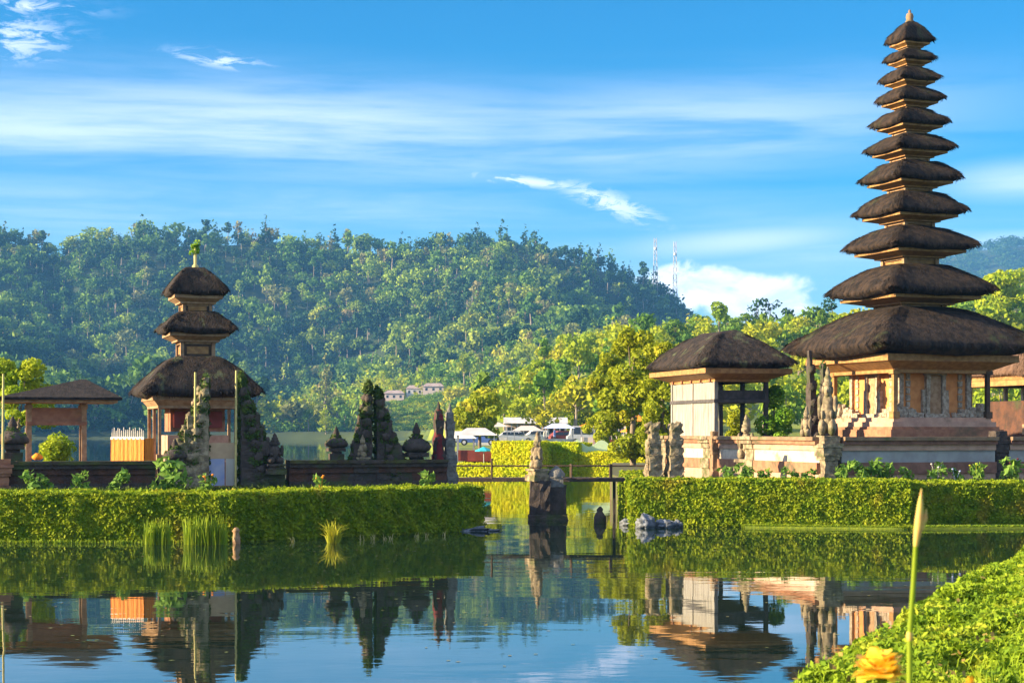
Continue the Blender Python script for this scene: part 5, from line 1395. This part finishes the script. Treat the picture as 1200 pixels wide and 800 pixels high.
# ------------------------------------------------------------------ foreground flower and stalk
def flower(px, py, D, R0, label, z0=1.2, seed=0, petals=26):
    p = P(px, py, D); r = thing('orange_flower', label, 'flower', (p.x, D, z0)); h = p.z - z0; rng = random.Random(seed)
    mb = MB(); mb.tube([(.02, .02, 0), (.01, 0, h * .5), (0, 0, h)], [.008, .007, .005], 7); mb.build('stem', reed_leaf, r)
    pm = mat('petal', (1.0, 0.55, 0.03), (1.0, 0.78, 0.10), 25, .6, coord='World', transl=.3)
    mb = MB()
    for k in range(petals):
        a = k * 2.4; lay = k / petals; el = 1.45 - 1.25 * lay + rng.uniform(-.3, .3); L = R0 * rng.uniform(.7, 1.05); w = R0 * .36
        dirv = Vector((math.cos(a) * math.cos(el), math.sin(a) * math.cos(el), math.sin(el))); side = dirv.cross(Vector((0, 0, 1))).normalized(); up = side.cross(dirv).normalized()
        V = []; n = 6
        for i in range(n):
            f = i / (n - 1); wd_ = w * math.sin(math.pi * min(.93, .12 + f * .85)) ** .8; c = Vector((0, 0, h)) + dirv * L * f + up * (-.25 * L * f * f) + Vector((rng.uniform(-.07, .07), rng.uniform(-.07, .07), rng.uniform(-.09, .09))) * R0
            V += [c - side * wd_ + up * .1 * wd_, c, c + side * wd_ + up * .1 * wd_]
        mb.add(V, [(3 * i + j, 3 * i + 3 + j, 3 * i + 4 + j, 3 * i + 1 + j) for i in range(n - 1) for j in range(2)], True)
    mb.build('petals', pm, r)
flower(1030, 792, 4.0, .070, 'large ruffled orange-yellow flower at the bottom edge', seed=1, petals=70)
flower(1137, 801, 4.2, .022, 'small orange bud at the bottom edge, right of the big flower', seed=2, petals=10)
def stalk():
    D = 3.9; pts = [(1064, 860), (1066, 800), (1066, 745), (1070, 690), (1073, 640), (1078, 598), (1080, 572)]
    pts[-2] = (1077, 612); q = [P(a, b, D) for a, b in pts]; base = Vector((q[0].x, D, 1.15)); r = thing('flower_stalk', 'tall thin green stalk with a closed bud rising before the water', 'flower stalk', base)
    L = [v - base for v in q]
    mb = MB(); mb.tube([Vector((-.02, 0, 0))] + L[:-2], [.0085, .0072, .0068, .0064, .006, .0055], 8); mb.build('stem', reed_leaf, r)
    mb = MB(); mb.tube([L[-3], L[-3] * .6 + L[-2] * .4, L[-2], L[-2] * .5 + L[-1] * .5, L[-1]], [.0056, .0085, .0105, .0075, .001], 10)
    mb.tube([L[-2] + Vector((.004, 0, -.015)), L[-2] + Vector((.014, 0, .01)), L[-2] + Vector((.017, 0, .032))], [.0065, .006, .001], 8)
    mb.build('bud', mat('bud', (0.48, 0.42, 0.08), (0.55, 0.30, 0.10), 30, .6), r)
    mb = MB(); n = L[2]; mb.lathe([(.0064, -.010), (.009, 0), (.0064, .010)], 8, tuple(n)); mb.build('joint', mat('bud', (0, 0, 0)), r)
stalk()

def near_variety():
    rg = random.Random(4); pts = []
    for k in range(260):
        y = 9 + 12 * rg.random() ** 1.3; sx = rg.random() * min(4.5, .8 + .4 * (y - 8.6)); pts.append((1.57 + .413 * (y - 9.5) + sx, y, 1.22 + .05 * sx))
    tufts('grass', pts, 900, .17, near_leaf, 'thin grass blades growing through the leafy foreground hedge', .05, .004, .5, kind='stuff', cat='grass')
    rn = np.random.default_rng(8); n = 170; y = 9 + 12 * rn.random(n) ** 1.2; sx = rn.random(n) * np.minimum(4.5, .6 + .4 * (y - 8.6))
    Pp = np.stack([1.57 + .413 * (y - 9.5) + sx, y, 1.30 + .05 * sx + .16 * (vnoise((1.57 + .413 * (y - 9.5) + sx) * 1.1, y * .9, 1) - .5)], -1)
    o = link_mesh('fallen_leaves', quads_mesh('fallen_leaves', leaf_quads(Pp, np.tile(np.array([-.2, -.3, 1.0]), (n, 1)), .035, .6, 1.6, rn)), mat('dry_leaf', (0.30, 0.22, 0.04), (0.16, 0.10, 0.03), 20, .8))
    tag(o, 'dry brown leaves scattered over the leafy foreground hedge', 'leaves', kind='stuff')
    n = 520; x = rn.uniform(-14, 9, n); yy = rn.uniform(19, 43, n) ; keep = (yy < 41 + .0 * x) & (x < 1.57 + .413 * (yy - 9.5) - .5)
    Pp = np.stack([x, yy, np.full(n, .006)], -1)[keep]
    o = link_mesh('floating_leaves', quads_mesh('floating_leaves', leaf_quads(Pp, np.tile(np.array([0, 0, 1.0]), (len(Pp), 1)), .05, .02, 1.3, rn)), mat('floating_leaf', (0.16, 0.20, 0.03), (0.26, 0.18, 0.05), 3, .6))
    tag(o, 'tiny leaves floating on the lake', 'leaves', kind='stuff')
near_variety()

# ------------------------------------------------------------------ haze
mb = MB(); mb.bx(-4700, 4700, -4700, 4700, -4.0, 420)
hm = bpy.data.materials.new('haze'); hm.use_nodes = True; t = NT(hm.node_tree); t.n.clear()
ho = t.node('ShaderNodeOutputMaterial'); pv = t.node('ShaderNodeVolumePrincipled')
pv.inputs['Color'].default_value = (0.14, 0.45, 1.0, 1); pv.inputs['Density'].default_value = 0.00017; pv.inputs['Anisotropy'].default_value = 0.0
t.l.new(pv.outputs[0], ho.inputs['Volume'])
o = mb.build('haze', hm); tag(o, 'thin blue haze over lake and hills', 'haze', kind='stuff')

for o in bpy.data.objects:
    if o.parent is None and 'label' in o and len(o['label'].split()) > 16: print('LONG', o.name, o['label'])
